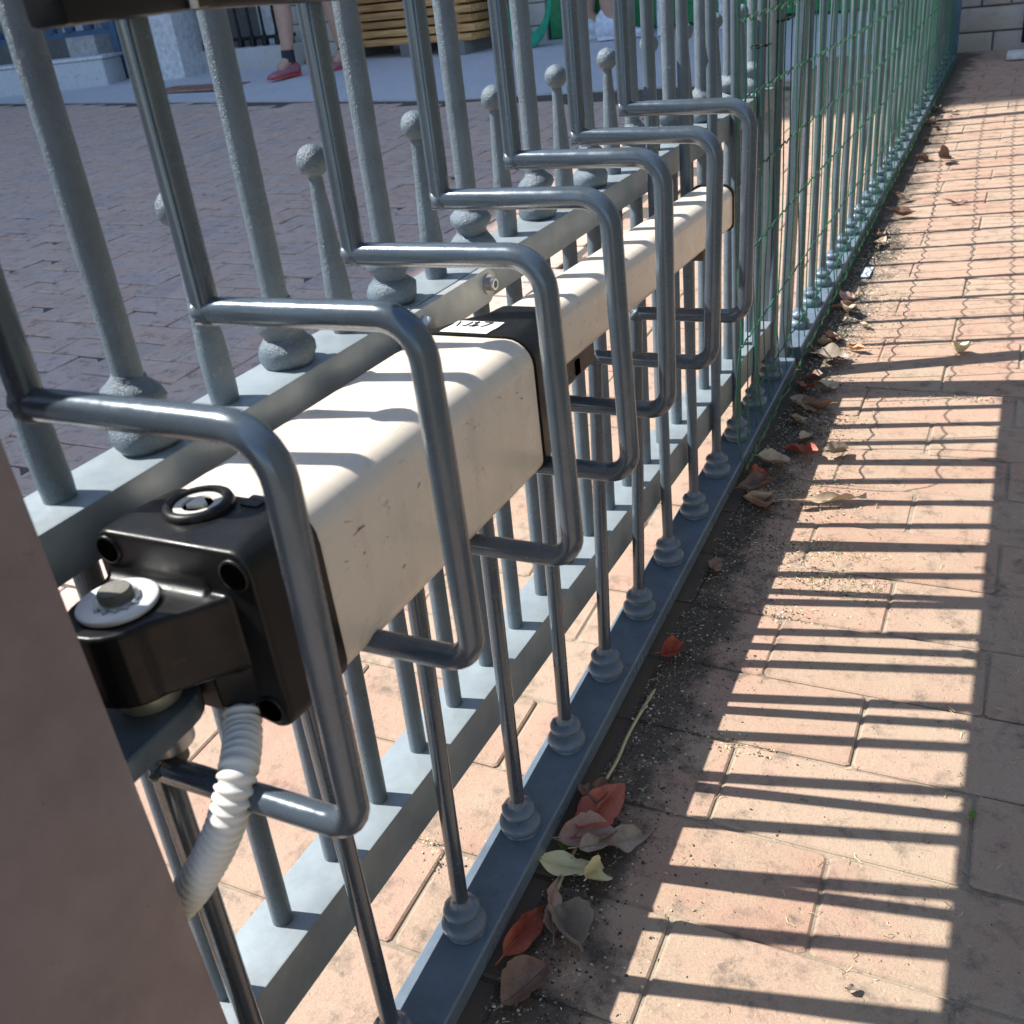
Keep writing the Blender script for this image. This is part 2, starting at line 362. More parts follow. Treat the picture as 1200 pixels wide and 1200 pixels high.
# ------------------------------------------------------------------ the fixed fence
XF = 0.012
fence = empty('metal_fence', (0, 0, gz(0)), 'grey painted steel fence with round bars rising from turned collars beside the brick sidewalk', 'fence')
FL = root_loc(fence)
prof_base = [(.008, 0), (.0185, 0), (.0192, .0028), (.0180, .0038), (.0205, .0052), (.0215, .0095), (.0205, .0138), (.0165, .0165), (.0112, .0182), (.0105, .0202), (.0125, .0215), (.0162, .0235), (.0172, .0270), (.0164, .0302), (.0125, .0325), (.0098, .0335), (.0095, .0365), (.0078, .0385), (.0074, .041)]
def dent(prof, n=22, amp=.0006):
    mb = MB(); k = MB().lathe(prof, n); 
    k.v = [(x+R.uniform(-amp, amp), y+R.uniform(-amp, amp), z+R.uniform(-amp, amp)*.6) for x, y, z in k.v]; return k
col_m = [dent(prof_base).mesh('collar', M['blue_rail'], True, 60) for _ in range(4)]
def railtop(y): return SL*y
# bottom rail (C section: a top plate with two thin legs)
ra = MB()
def prism_y(mb, x0, x1, za, zb, y0, y1, b=.002):
    """sloped bar along y following the street"""
    ring = lambda y: [Vector((x0+b, y, railtop(y)+za)), Vector((x1-b, y, railtop(y)+za)), Vector((x1, y, railtop(y)+za+b)), Vector((x1, y, railtop(y)+zb-b)), Vector((x1-b, y, railtop(y)+zb)), Vector((x0+b, y, railtop(y)+zb)), Vector((x0, y, railtop(y)+zb-b)), Vector((x0, y, railtop(y)+za+b))]
    mb.loft([ring(y) for y in (y0, y1)])
prism_y(ra, -.028, .027, -.022, 0, -.04, 1.59); prism_y(ra, -.028, .027, -.022, 0, 1.64, 5.0)
ra.obj('bottom_rail', M['blue_rail'], fence)
TOP = 1.25
def fillet(A, B, C, r, n=7):
    A, B, C = Vector(A), Vector(B), Vector(C); u = (A-B).normalized(); v_ = (C-B).normalized(); ang = u.angle(v_)
    d = r/math.tan(ang/2); p1 = B+u*d; p2 = B+v_*d; c = B+(u+v_).normalized()*(r/math.sin(ang/2)); out = []
    a = p1-c; b = p2-c
    for k in range(n+1):
        t = k/n; w_ = a.slerp(b, t) if False else (a*math.sin((1-t)*a.angle(b))+b*math.sin(t*a.angle(b)))/math.sin(a.angle(b)); out.append(c+w_)
    return out
HO = [(0, .6515, .1503, .4473, .145), (.117, .6548, .1463, .4588, .1476), (.255, .6441, .1466, .4426, .1491), (.371, .6502, .1438, .4469, .1478), (.494, .6515, .1407, .4442, .1371), (.633, .6432, .1428, .4338, .136), (.761, .647, .1418, .4373, .1363)]
HI = [(.6475, .437), (.650, .451), (.641, .436), (.648, .442), (.651, .440), (.644, .430), (.648, .4335)]
for k, (Y, zo, xo, zbo, xbo) in enumerate(HO):
    zt, zb = HI[k]; Yo = Y-.009
    yb = k*.125; rt = railtop(yb)
    # welded bumped-out tube: upper run, bracket loop, lower run
    path = [(XF, Y+.004, TOP), (XF, Y, zt)]
    path += fillet((XF, Y, zt), (xo, Yo, zo), (xbo, Yo, zbo), .021)
    path += fillet((xo, Yo, zo), (xbo, Yo, zbo), (XF, Y, zb), .019)
    path += [(XF, Y, zb), (0, yb, rt+.03)]
    g = MB().tube(path, .0074, 18)
    o = g.obj('guard_bar', M['tube'], fence, ang=32)
    for (px_, pz_) in ((XF, zt), (XF, zb)):     # weld beads at the mitres
        w2 = MB(); w2.lathe([(.0060, -.0034), (.0088, -.0020), (.0094, 0), (.0088, .0020), (.0060, .0034)], 18, (px_, Y, pz_), Vector((1, 0, 1 if pz_ > .55 else -1)))
        w2.v = [(x+R.uniform(-.0006, .0006), y+R.uniform(-.0006, .0006), z+R.uniform(-.0006, .0006)) for x, y, z in w2.v]
        w2.obj('weld', M['bar'], o, ang=80)
    inst('collar', R.choice(col_m), o, Vector((0, yb, rt))-FL, (0, 0, R.uniform(0, 6)))
def fbar(y, lean):
    zb = railtop(y); N_ = 14; pts = [(R.uniform(-.0003, .0003), y+lean*(z-zb), z) for z in [zb+.03+(TOP-zb-.03)*i/N_ for i in range(N_+1)]]
    pts[0] = (0, y, zb+.03); o = MB().tube(pts, .0073, 12).obj('bar', M['bar'], fence)
    inst('collar', R.choice(col_m), o, Vector((0, y, zb))-FL, (0, 0, R.uniform(0, 6)))
    return o
for k in range(7, 40):
    y = k*.125
    if abs(y-1.61) < .05: continue
    fbar(y, 0 if k < 11 else .05)
# flat posts
for yp, ln in ((1.61, .16), (3.86, .05)):
    zb = railtop(yp)-.03; f = MB()
    f.loft([[Vector((x, yp+yy+ln*(z-zb), z)) for x, yy in ((-.006, -.022), (.006, -.022), (.008, -.020), (.008, .020), (.006, .022), (-.006, .022), (-.008, .020), (-.008, -.020))] for z in (zb, TOP)])
    f.obj('post', M['bar'], fence)
tr = MB(); tr.box(-.02, .03, -.04, 5.0, TOP, TOP+.03, .003); tr.obj('top_rail', M['bar'], fence)
# end post by the wall
ep = MB().box(-.03, .03, 5.0, 5.06, gz(5)-.01, TOP+.05, .004).obj('end_post', M['blue_paint'], fence)

# ------------------------------------------------------------------ the gate behind it
GA = math.atan(.0232)
gate = empty('metal_gate', (-.0595, .0485, gz(.05)), 'grey gate leaf with ball topped short bars and turned collars on its middle rail', 'gate')
gate.rotation_euler = (0, 0, -GA)
GLZ = gate.location.z
def gobj(mb, name, mat, parent=gate, **kw):   # local gate coordinates, z absolute
    mb.v = [(x, y, z-GLZ) for x, y, z in mb.v]
    return mb.obj(name, mat, parent, (0, 0, 0), **kw)
HS = .0672; ZM = .5663; ZL = .170; LEAN = .0137/(ZM-ZL)
gobj(MB().box(-.023, .024, -.40, 1.4545, ZM-.032, ZM, .0022), 'middle_rail', M['rail'])
gobj(MB().box(-.026, .026, -.40, 1.4545, ZL-.050, ZL, .0022), 'lower_rail', M['rail'])
gobj(MB().box(-.0255, -.0215, -.40, 1.470, ZL-.086, ZL-.0505), 'shade_strip', M['black'])  # added strip, hidden behind the rail, that shades the fence's bottom rail
gobj(MB().box(-.0125, -.0095, -.38, 1.462, .96, 1.219), 'shade_sheet', M['rail'])  # added sheet above the view, cuts the sunlit ground's bounce on the bars
gobj(MB().box(-.023, .024, -.40, 1.470, 1.22, 1.26, .0022), 'top_rail', M['rail'])
gobj(MB().box(-.022, .022, 1.455, 1.515, ZL-.10, 1.26, .003), 'end_stile', M['rail'])
prof_mid = [(.010, -.001), (.0165, .0), (.0190, .004), (.0200, .009), (.0190, .014), (.0155, .018), (.0130, .021), (.0135, .024), (.0165, .0275), (.0180, .032), (.0165, .0365), (.0120, .040), (.0100, .042), (.0092, .0445)]
def twistcollar():
    k = MB().lathe(prof_mid, 26); out = []
    for x, y, z in k.v:
        a = math.atan2(y, x); t = 1+.05*math.sin(3*a+z*260)
        if z > .018: z += .0018*math.sin(a)
        out.append((x*t+R.uniform(-.0005, .0005), y*t+R.uniform(-.0005, .0005), z+R.uniform(-.0003, .0003)))
    k.v = out; return k
gcol = [twistcollar().mesh('collar', M['cast'], True, 60) for _ in range(5)]
def roughtube(pts, r, n=18, amp=.00012):
    k = MB().tube(pts, r, n); k.v = [(x+R.uniform(-amp, amp), y+R.uniform(-amp, amp), z) for x, y, z in k.v]; return k
def ring_pts(x, y0, z0, y1, z1, n): return [(x, y0+(y1-y0)*i/n, z0+(z1-z0)*i/n) for i in range(n+1)]
for k in range(-6, 22):
    y = k*HS
    if k % 2:
        up = roughtube(ring_pts(0, y, ZM-.001, y+.004, 1.221, 90), .0087)
        up.tube(ring_pts(0, y-.0137, ZL-.001, y, ZM-.031, 24), .0080, 16)
        o = gobj(up, 'bar', M['cast'], ang=60)
        inst('collar', R.choice(gcol), o, (0, y, ZM-GLZ), (0, 0, R.uniform(0, 6.28)))
    else:
        zs = [ZM-.001+(.6760-ZM)*i/26 for i in range(27)]; zs[-1] = .6785
        rad = [.0090 + .0006*math.sin(i*.3) if i < 10 else .0090-(i-10)/16*.0042 for i in range(27)]
        up = roughtube([(0, y, z) for z in zs], rad, 18, .00015)
        up.tube(ring_pts(0, y-.0137, ZL-.001, y, ZM-.031, 24), .0080, 16)
        o = gobj(up, 'finial_bar', M['cast'], ang=60)
        r = .0112; b = MB().lathe([(max(.0012, r*math.sin(t)), -r*math.cos(t)) for t in [math.pi*i/14 for i in range(15)]], 22, (0, y, .6872))
        b.v = [(x+R.uniform(-.0003, .0003), yy+R.uniform(-.0003, .0003), z+R.uniform(-.0003, .0003)) for x, yy, z in b.v]
        gobj(b, 'ball', M['cast'], o, ang=80)
# strap plate and bolt fixing the drive to the middle rail
st = MB(); x0 = .0265
st.loft([[Vector((x, .30+.0+yy, z)) for yy, z in ((0, ZM-.030), (.135, ZM-.030), (.147, ZM-.020), (.147, ZM-.010), (.137, ZM-.001), (0, ZM-.001))] for x in (x0-.002, x0+.005)])
gobj(st, 'strap_plate', paint('zinc_plate', (.42, .45, .45), .4, .3, .1))
b = MB().lathe([(.0085, 0), (.0085, .0015)], 20, (x0+.005, .432, ZM-.014), Vector((1, 0, 0))); b.lathe([(.0055, .0015), (.0058, .007), (.005, .008), (.0032, .008), (.0032, .005)], 18, (x0+.005, .432, ZM-.014), Vector((1, 0, 0)))
gobj(b, 'bolt', M['steel'])
b = MB().lathe([(.0075, 0), (.0075, .006), (.006, .008)], 6, (x0+.005, .325, ZM-.014), Vector((1, 0, 0))); gobj(b, 'bolt', M['steel'])
hd = MB().lathe([(.0022, 0), (.0022, .0008)], 12, (.0241, .50, ZM-.014), Vector((1, 0, 0))); gobj(hd, 'rust_hole', M['rust'])

# ------------------------------------------------------------------ gate drive (linear actuator)
drive = empty('gate_opener', (.012, .008, .44), 'cream electric swing gate arm with black end cap inside the bumped out bars', 'gate opener')
BX0, BX1, BZ0, BZ1 = -.022, .081, .455, .5615
def undercut(out):
    for p in out:
        if p.z < .5*(BZ0+BZ1): p.z += max(0, BX0+.045-p.x)*.6
    return out
def sect(y, t=0, grow=0):
    dz = -.028*(y-.03)
    out = rrect(BX0-grow, BX1+grow, BZ0-grow+dz, BZ1+grow+dz, .020+grow, y, 6, .012+grow)
    return undercut(out)
MB().loft([sect(y) for y in (.080, .15, .22, .30, .352)]).obj('motor_housing', M['white'], drive, ang=50)
# black near cap with arched front edge
cap = MB()
def capsect(y, r, g):
    dz = -.028*(y-.03); out = []
    for p in rrect(BX0-g, BX1+g, BZ0-g+dz, BZ1+g+dz, r, y, 6, min(r, .012)):
        t = (p.x-(BX0+BX1)/2)/((BX1-BX0)/2)
        if p.z > .5*(BZ0+BZ1): p.z += .0035*(1-t*t)*max(0, min(1, (.094-y)/.06))
        out.append(p)
    return undercut(out)
cap.loft([capsect(.082, .020, .0012), capsect(.068, .018, .0015), capsect(.050, .014, .0012), capsect(.0335, .0105, .0), capsect(.0318, .0102, -.0006), capsect(.0310, .0098, -.0016)])
cx, cy_, zt, zb = .012, .008, .5365, .4930
def tongue(z, s=0):
    pts = [(.0655-s, .0400), (.0655-s, .0330), (.0575-s, .0225)]
    pts += [(cx+(.0265-s)*math.cos(math.radians(a)), cy_-.002+(.0265-s)*math.sin(math.radians(a))) for a in range(-15, -196, -15)]
    pts += [(-.018+s, .0330), (-.018+s, .0400)]
    return [Vector((x, y, z)) for x, y in pts]
cap.loft([tongue(zb, .002), tongue(zb+.002), tongue(zt-.0015), tongue(zt, .0015)])
cap.loft([[Vector((x, .040, zt-.006)), Vector((x, .0190, zt-.006)), Vector((x, .0215, zt-.0008)), Vector((x, .0262, zt+.0003)), Vector((x, .0295, zt+.0026)), Vector((x, .0308, zt+.007)), Vector((x, .040, zt+.009))] for x in (-.0155, .050)])
cap.loft([[Vector((x, y, z)) for x, y in ((.030, .034), (.046, .020), (.0655, .032), (.0655, .040))] for z in (.470, .5345)])
cap_o = cap.obj('end_cap', M['black'], drive, ang=180)
rm = cap_o.modifiers.new('remesh', 'REMESH'); rm.mode = 'VOXEL'; rm.voxel_size = .0009; rm.use_smooth_shade = True
sm_ = cap_o.modifiers.new('smooth', 'SMOOTH'); sm_.iterations = 5; sm_.factor = .5
MB().tube([(.046, .0405, .4785), (.047, .037, .4700)], .0128, 6).obj('cable_gland', M['black'], drive)
# screw recesses in cap corners: raised boss ring with a black disc painted as the shade inside
def recess(c, ax, r, name='screw_recess'):
    c = Vector(c); o = MB().lathe([(r*1.24, -.004), (r*1.24, .0002), (r*1.18, .0008), (r*1.02, .0008), (r*.98, .0002)], 24, c, Vector(ax)).obj(name, M['black'], drive, ang=60)
    MB().lathe([(r*1.0, 0), (r*1.0, .0002)], 24, c+Vector(ax).normalized()*.0007, Vector(ax)).obj('well_shade', M['hole_shade'], o)
recess((-.0118, .0306, .5515), (0, -1, .0), .0066); recess((.0695, .0306, .5495), (0, -1, .0), .0072)
recess((.0690, .0306, .4670), (0, -1, .0), .0068); recess((-.010, .0306, .4665), (0, -1, 0), .0062)
# lower inset panel, brown for the warm bounce in the cap's recess
MB().loft([[Vector((x, .0272, z)), Vector((x, .032, z))] for x, z in ((-.004, .462), (.052, .462), (.047, .500), (-.001, .500))] , cap=False)
ip = MB().add([(-.012, .0298, .459), (.050, .0298, .459), (.044, .0298, .500), (-.008, .0298, .500), (-.012, .032, .459), (.050, .032, .459), (.044, .032, .500), (-.008, .032, .500)], [(0, 1, 2, 3), (4, 7, 6, 5), (0, 4, 5, 1), (1, 5, 6, 2), (2, 6, 7, 3), (3, 7, 4, 0)])
ip.obj('cover_panel', M['brownp'], drive, smooth=False)
# release knob on top
kz = BZ1+.001; kc = (.0235, .0640, kz)
ring = MB().lathe([(.0125, -.001), (.0185, -.001), (.0190, .0015), (.0180, .0042), (.0160, .0050), (.0142, .0046), (.0135, .0022), (.0125, .0018)], 36, kc).obj('knob_ring', M['black'], drive, ang=50)
MB().lathe([(.0132, -.001), (.0132, .0022), (.0125, .0030), (.0085, .0030), (.0080, .0020)], 36, kc).obj('knob_disc', paint('knob_cream', (.52, .49, .43), .5, 0, .1), ring, ang=40)
tri = MB(); tri.loft([[Vector((kc[0]+r*math.cos(math.radians(a+100)), kc[1]+r*math.sin(math.radians(a+100)), kz+z)) for a in (0, 25, 120, 145, 240, 265)] for r, z in ((.0062, .0018), (.0058, .0040))]); tri.obj('knob_grip', paint('knob_cream_grip', (.60, .57, .50), .5, 0, .1), ring)
MB().lathe([(.0072, .0), (.0080, .0019), (.0078, .0022)], 30, kc).obj('knob_shade', M['hole_shade'], ring)
MB().box(.044, .055, .072, .083, kz-.001, kz+.0009, .0004).obj('knob_latch', M['black'], drive)
# washer, circlip, pin
ws = MB().lathe([(.0100, .0), (.0198, .0), (.0203, .0010), (.0203, .0022), (.0196, .0030), (.0100, .0030)], 40, (cx, cy_, zt+.0006)).obj('washer', M['whitemetal'], drive, ang=50)
MB().lathe([(.0085, -.10), (.0085, .0080), (.0078, .0095), (.0020, .0100)], 28, (cx, cy_, zt+.0005)).obj('hinge_pin', paint('dirty_pin', (.16, .15, .13), .7, .3, .3, .5, 600, .0006), drive, ang=40)
cl_ = MB()
cl_.lathe([(.0088, .0034), (.0112, .0034), (.0112, .0046), (.0088, .0046)], 28, (cx, cy_, zt+.0005))
for a in (-100, -75, -50, -25, 0): 
    a = math.radians(a); cl_.lathe([(.0012, 0), (.0014, .0016), (.0008, .0022)], 8, (cx+.0120*math.cos(a), cy_+.0120*math.sin(a), zt+.0034))
cl_.obj('circlip', M['steel'], drive)
MB().lathe([(.0085, 0), (.0160, 0), (.0165, .002), (.0165, .011), (.0155, .0135), (.0085, .0135)], 32, (cx, cy_, .4795)).obj('spacer', paint('cream_spacer', (.42, .39, .30), .45, .4, .25), drive, ang=40)
# far collar of motor housing, tapering to the arm
AX0, AX1 = .016, .069
def arm_sect(y, grow=0):
    zt_ = .5515 - .05*(y-.38); zb_ = zt_-.053; xs = -.010*(y-.38)
    return rrect(AX0-grow+xs, AX1+grow+xs, zb_-grow, zt_+grow, .013+grow*.5, y, 6, .009+grow*.5)
def lerp(a, b, t): return [p.lerp(q, t) for p, q in zip(a, b)]
s0 = sect(.3535, 0, .0016); s1 = sect(.362, 0, .0016)
a0 = [Vector(p) for p in arm_sect(.42, .003)]
rn = [s0, s1]
for t, y in ((.18, .374), (.45, .392), (.80, .410), (1, .425)):
    L_ = lerp([Vector((p.x, 0, p.z)) for p in sect(.36, 0, .0)], [Vector((p.x, 0, p.z)) for p in a0], t*t*(3-2*t)); rn.append([Vector((p.x, y, p.z)) for p in L_])
fc = MB().loft(rn).obj('front_cap', M['black'], drive, ang=40)
MB().loft([arm_sect(y) for y in (.424, .6, .8, .985)]).obj('drive_arm', M['white'], drive, ang=50)
def endcap():
    mb = MB(); mb.loft([arm_sect(.986, .0018), arm_sect(.992, .0018)]); return mb
endcap().obj('arm_end_cap', M['black'], drive, ang=40)
# limit box hanging below
lb = MB().box(.022, .058, .455, .525, .470, .4915, .003).obj('limit_box', M['brownp'], drive)
MB().box(.0575, .0595, .478, .486, .474, .487).obj('slot_shade', M['hole_shade'], lb)
MB().box(.03, .05, .90, .975, .452, .4705, .003).obj('travel_stop', M['brownp'], drive)
# label with handwritten number on the front cap
def on_cap(u, v_): # u along x, v along y on sloping top of the cap
    return (u, v_)
lz = lambda y: (BZ1-.0093+.0016 if y < .362 else BZ1-.0093+.0016-(y-.362)*.02)
lab = MB(); P4 = [(-.004, .3565), (.040, .3565), (.034, .3935), (-.004, .3935)]
from mathutils.bvhtree import BVHTree
def drop(o, x, y):
    bm = bmesh.new(); bm.from_mesh(o.data); t = BVHTree.FromBMesh(bm); l = root_loc(o.parent)
    h = t.ray_cast(Vector((x, y, 2))-l, Vector((0, 0, -1))); bm.free(); return (h[0].z+l.z) if h[0] else None
gx, gy = 8, 6; vs = []
for j in range(gy+1):
    for i in range(gx+1):
        x = .004+.040*i/gx; y = .355+.030*j/gy; z = drop(fc, x, y) or .55; vs.append((x, y, z+.0007))
lab.add(vs, [(j*(gx+1)+i, j*(gx+1)+i+1, (j+1)*(gx+1)+i+1, (j+1)*(gx+1)+i) for j in range(gy) for i in range(gx)])
labo = lab.obj('paper_label', M['label'], drive)
strokes = [[(.1, .9), (.14, .55)], [(.36, .9), (.30, .55)], [(.42, .85), (.50, .92), (.46, .70), (.40, .58), (.50, .56), (.56, .70), (.46, .72)], [(.62, .92), (.80, .92), (.66, .56)], [(.24, .60), (.30, .62)]]
ink = MB()
for s_ in strokes:
    P_ = []
    for (a, b_), (c, d) in zip(s_[:-1], s_[1:]):
        for t in range(5):
            u = a+(c-a)*t/4; v_ = b_+(d-b_)*t/4; x = .004+.040*u; y = .355+.030*v_; P_.append((x, y, (drop(fc, x, y) or .55)+.0010))
    ink.tube(P_, .0006, 5)
ink.obj('handwriting', M['ink'], labo)
# scuffs on the housing side, slightly proud specks of dirt
sc_ = MB()
for _ in range(30):
    y = R.choice([R.gauss(.125, .02), R.gauss(.25, .01), R.uniform(.10, .35)]); y = min(max(y, .10), .345); z = R.choice([R.gauss(.525, .006), R.uniform(.475, .535)]); l_ = R.choice([R.uniform(.0003, .0012), R.uniform(.0003, .0012), R.uniform(.0015, .0045)]); a = R.uniform(-.6, .6); h_ = R.uniform(.0002, .0006)
    dy, dz = l_*math.cos(a), l_*math.sin(a); sc_.add([(BX1+.0004, y-dy, z-dz-h_), (BX1+.0004, y+dy, z+dz-h_), (BX1+.0004, y+dy*.8, z+dz+h_), (BX1+.0004, y-dy*.9, z-dz+h_)], [(0, 1, 2, 3)])
sc_.obj('scuff_marks', M['rust'], drive, smooth=False, kind='stuff')

# ------------------------------------------------------------------ corrugated conduit
cp_ = [(.046, .040, .474), (.050, .030, .466), (.057, .019, .459), (.066, .006, .4575), (.072, -.006, .4545), (.071, -.015, .441), (.064, -.021, .424), (.052, -.027, .404), (.040, -.033, .387), (.026, -.046, .373), (.010, -.066, .362)]
def catmull(P, n):
    P = [Vector(p) for p in P]; P = [P[0]*2-P[1]]+P+[P[-1]*2-P[-2]]; out = []
    for i in range(1, len(P)-2):
        for k in range(n):
            t = k/n; p0, p1, p2, p3 = P[i-1:i+3]; out.append(.5*((2*p1)+(-p0+p2)*t+(2*p0-5*p1+4*p2-p3)*t*t+(-p0+3*p1-3*p2+p3)*t**3))
    out.append(P[-2]); return out
cpts = catmull(cp_, 30); s = 0; rad = []
for i, p in enumerate(cpts):
    if i: s += (p-cpts[i-1]).length
    ph = (s/.0051) % 1; rad.append(.0084+.0019*(max(0, math.cos((ph-.5)*2*math.pi*.8)) if abs(ph-.5) < .42 else 0)**.5)
o = MB().tube(cpts, rad, 22).obj('flexible_conduit', M['conduit'], None, (.046, -.06, .38), ang=75)
tag(o, 'ivory ribbed cable conduit curving from under the black cap to the brown post', 'conduit')

# ------------------------------------------------------------------ near post with bracket
post = empty('gate_post', (.015, -.15, gz(-.15)), 'brown grey square steel gate post out of focus at the left edge', 'post')
PY = -.048
MB().box(-.035, .058, PY-.22, PY, gz(0)-.02, 1.35, .004).obj('shaft', M['post'], post)
br = MB(); bzt = .4790
def brk(z, s=0):
    pts = [(-.012+s, PY-.002), (-.012+s, cy_)] + [(cx+(.024-s)*math.cos(math.radians(a)), cy_+(.024-s)*math.sin(math.radians(a))) for a in range(180, -1, -15)] + [(.036-s, PY-.002)]
    return [Vector((x, y, z)) for x, y in pts]
br.loft([brk(bzt-.014, .001), brk(bzt-.013), brk(bzt-.001), brk(bzt, .001)]); br.obj('bracket', M['bar'], post, ang=40)
MB().lathe([(.006, -.030), (.0145, -.030), (.0150, -.018), (.0165, -.0165), (.0165, -.0145)], 24, (cx, cy_, bzt)).obj('bracket_nut', M['steel'], post, ang=40)

# ------------------------------------------------------------------ black lock box near the top
lk = empty('lock_box', (.04, .10, .80), 'black lock box with a steel rod hung on the fence bars at the top left', 'lock box')
bx = MB().box(.0225, .046, .050, .138, .788, .828, .004).obj('case', M['black'], lk)
MB().tube([(.034, .137, .7925), (.034, .300, .7860)], .0050, 14).obj('rod', M['black'], lk)
MB().tube([(.0475, .121, .7885), (.0475, .1215, .815)], .0022, 10).obj('keeper_pin', M['steel'], lk)
MB().box(.0195, .0223, .060, .130, .80, .822).obj('clamp_plate', M['black'], lk)

# ------------------------------------------------------------------ green wire mesh
mesh_ = empty('wire_mesh', (.03, 1.2, gz(1.2)), 'green plastic coated wire mesh tied along the far part of the fence', 'wire mesh')
XM = .0175
def ym(y): return XM + .004*math.sin(y*3.1)
levels = [.115, .231, .36, .47, .58, .686, .79, .90]
for lv in levels:
    z0 = lv; pts = []; y = 1.19+R.uniform(0, .01); i = 0
    while y < 5.0:
        ph = i % 4; dz = (0, .004, 0, -.004)[ph]; pts.append((ym(y)+(.003 if ph == 1 else 0), y, z0+dz*(1 if (i//4) % 2 else 1)+.006*math.sin(y*2.3+lv*9)+.0*y)); y += .0125; i += 1
    if pts: MB().tube([p for p in pts if p[2] > gz(p[1])+.012], .0014, 5).obj('horizontal_wire', M['green_wire'], mesh_)
i = 0; y = 1.195
while y < 5.0:
    zs = gz(y)+.005; pts = []
    ph = R.uniform(0, 6); am = R.uniform(.001, .004)
    for q_ in range(16):
        z = zs+(1.0-zs)*q_/15; pts.append((ym(y)+am*math.sin(q_*.9+ph)+(.012*(1-q_/3)**2 if q_ < 3 else 0), y+.009*math.sin(q_*.55+ph)+(.02*(z-zs) if y > 1.4 else 0), z))
    MB().tube(pts, .0012, 5).obj('vertical_wire', M['green_wire'], mesh_)
    y += .05; i += 1
# bottom selvage tangle and a loose strand at the cut edge
tg_ = MB()
for a in range(5):
    pts = []; y = 1.19
    while y < 5: 
        pts.append((XM+.004+a*.004+R.uniform(-.004, .004), y, gz(y)+.010+a*.007+R.uniform(-.005, .006))); y += .022
    tg_.tube(pts, .0009, 4)
tg_.obj('selvage', M['green_wire'], mesh_, kind='stuff')
MB().tube(catmull([(XM, 1.19, .36), (XM+.004, 1.175, .33), (XM+.012, 1.165, .27), (XM+.004, 1.17, .20), (XM, 1.18, .12), (XM+.01, 1.172, .05)], 6), .0011, 5).obj('loose_strand', M['green_wire'], mesh_)
def tie(y, z, lab_):
    t = MB().tube([(.0095*math.cos(a)+.001, y+.0095*math.sin(a), z+.001*math.sin(a)) for a in [i*2*math.pi/14 for i in range(15)]], .0014, 6, False)
    t.box(.009, .0135, y+.005, y+.0105, z-.002, z+.002); t.tube([(.012, y+.008, z), (.017, y+.020, z+.001)], .0010, 5)
    tag(t.obj('cable_tie', M['black'], None, (0, y, z)), lab_, 'cable tie', 'black cable ties on the fence bars')
tie(11*.125-.0, .640, 'black cable tie round the first bar beside the mesh edge'); tie(12*.125+.03, .662, 'black cable tie round the second bar inside the wire mesh')

# ------------------------------------------------------------------ fallen leaves
def leaf_mesh(L, W, curl, fold, mat, seed):
    rr = random.Random(seed); n = 14; m_ = 4; ph_ = rr.uniform(0, 6); wv = rr.uniform(.02, .07); cup = rr.uniform(.2, 1.0)*rr.choice((1, 1, -.6)); vs = []; tw = rr.uniform(-.5, .5)
    for i in range(n+1):
        t = i/n; wd = (1-.22*rr.random()**3)*W*.5*(math.sin(math.pi*min(1, t*1.02))**.75)*(1-.25*t)+.0006
        for j in range(-m_, m_+1):
            s_ = j/m_; x = (t-.5)*L; y = wd*s_; z = fold*abs(s_)*W*.5*math.sin(math.pi*t)+curl*L*((t-.5)**2)*1.6+rr.uniform(-1, 1)*L*.010+wv*L*abs(s_)*math.sin(t*11+ph_+(2 if s_ > 0 else 0))+cup*W*.35*s_*s_*math.sin(math.pi*t)
            a = 2.2*tw*(t-.5); y, z = y*math.cos(a)-z*math.sin(a), y*math.sin(a)+z*math.cos(a); vs.append((x, y, z))
    c = 2*m_+1
    mn = min(v[2] for v in vs); top = [(x, y, z-mn+.0007) for x, y, z in vs]; bot = [(x, y, z-.0005) for x, y, z in top]; q_ = len(top)
    fs = [(i*c+j, i*c+j+1, (i+1)*c+j+1, (i+1)*c+j) for i in range(n) for j in range(c-1)]
    fb = [tuple(k+q_ for k in reversed(f)) for f in fs]
    rim = [i*c for i in range(n)]; edge = []
    loop = [j for j in range(c)] + [i*c+c-1 for i in range(1, n+1)] + [n*c+j for j in range(c-2, -1, -1)] + [i*c for i in range(n-1, 0, -1)]
    es = [(loop[k], loop[(k+1) % len(loop)], loop[(k+1) % len(loop)]+q_, loop[k]+q_) for k in range(len(loop))]
    mb = MB().add(top+bot, fs+fb+es)
    zc = top[(m_)][2]; mb.tube([(-L*.5-L*.18, .0, max(.001, zc+.001)), (-L*.5, 0, top[m_][2]), (0, 0, top[(n//2)*c+m_][2]+.0003), (L*.42, 0, top[(n-1)*c+m_][2]+.0003)], [.0008, .0008, .0006, .0003], 5)
    return mb.mesh('leaf', mat, True, 70)
GRP = 'fallen leaves along the foot of the fence'
def leaf(x, y, rot, L, W, curl, fold, col, label, tilt=(0, 0), dz=0, seed=0):
    o = bpy.data.objects.new('leaf', leaf_mesh(L, W, curl, fold, LM[col], seed)); COL.objects.link(o)
    o.location = (x, y, gz(y)+.0015+dz); o.rotation_euler = (tilt[0], tilt[1], rot); tag(o, label, 'leaf', GRP); return o
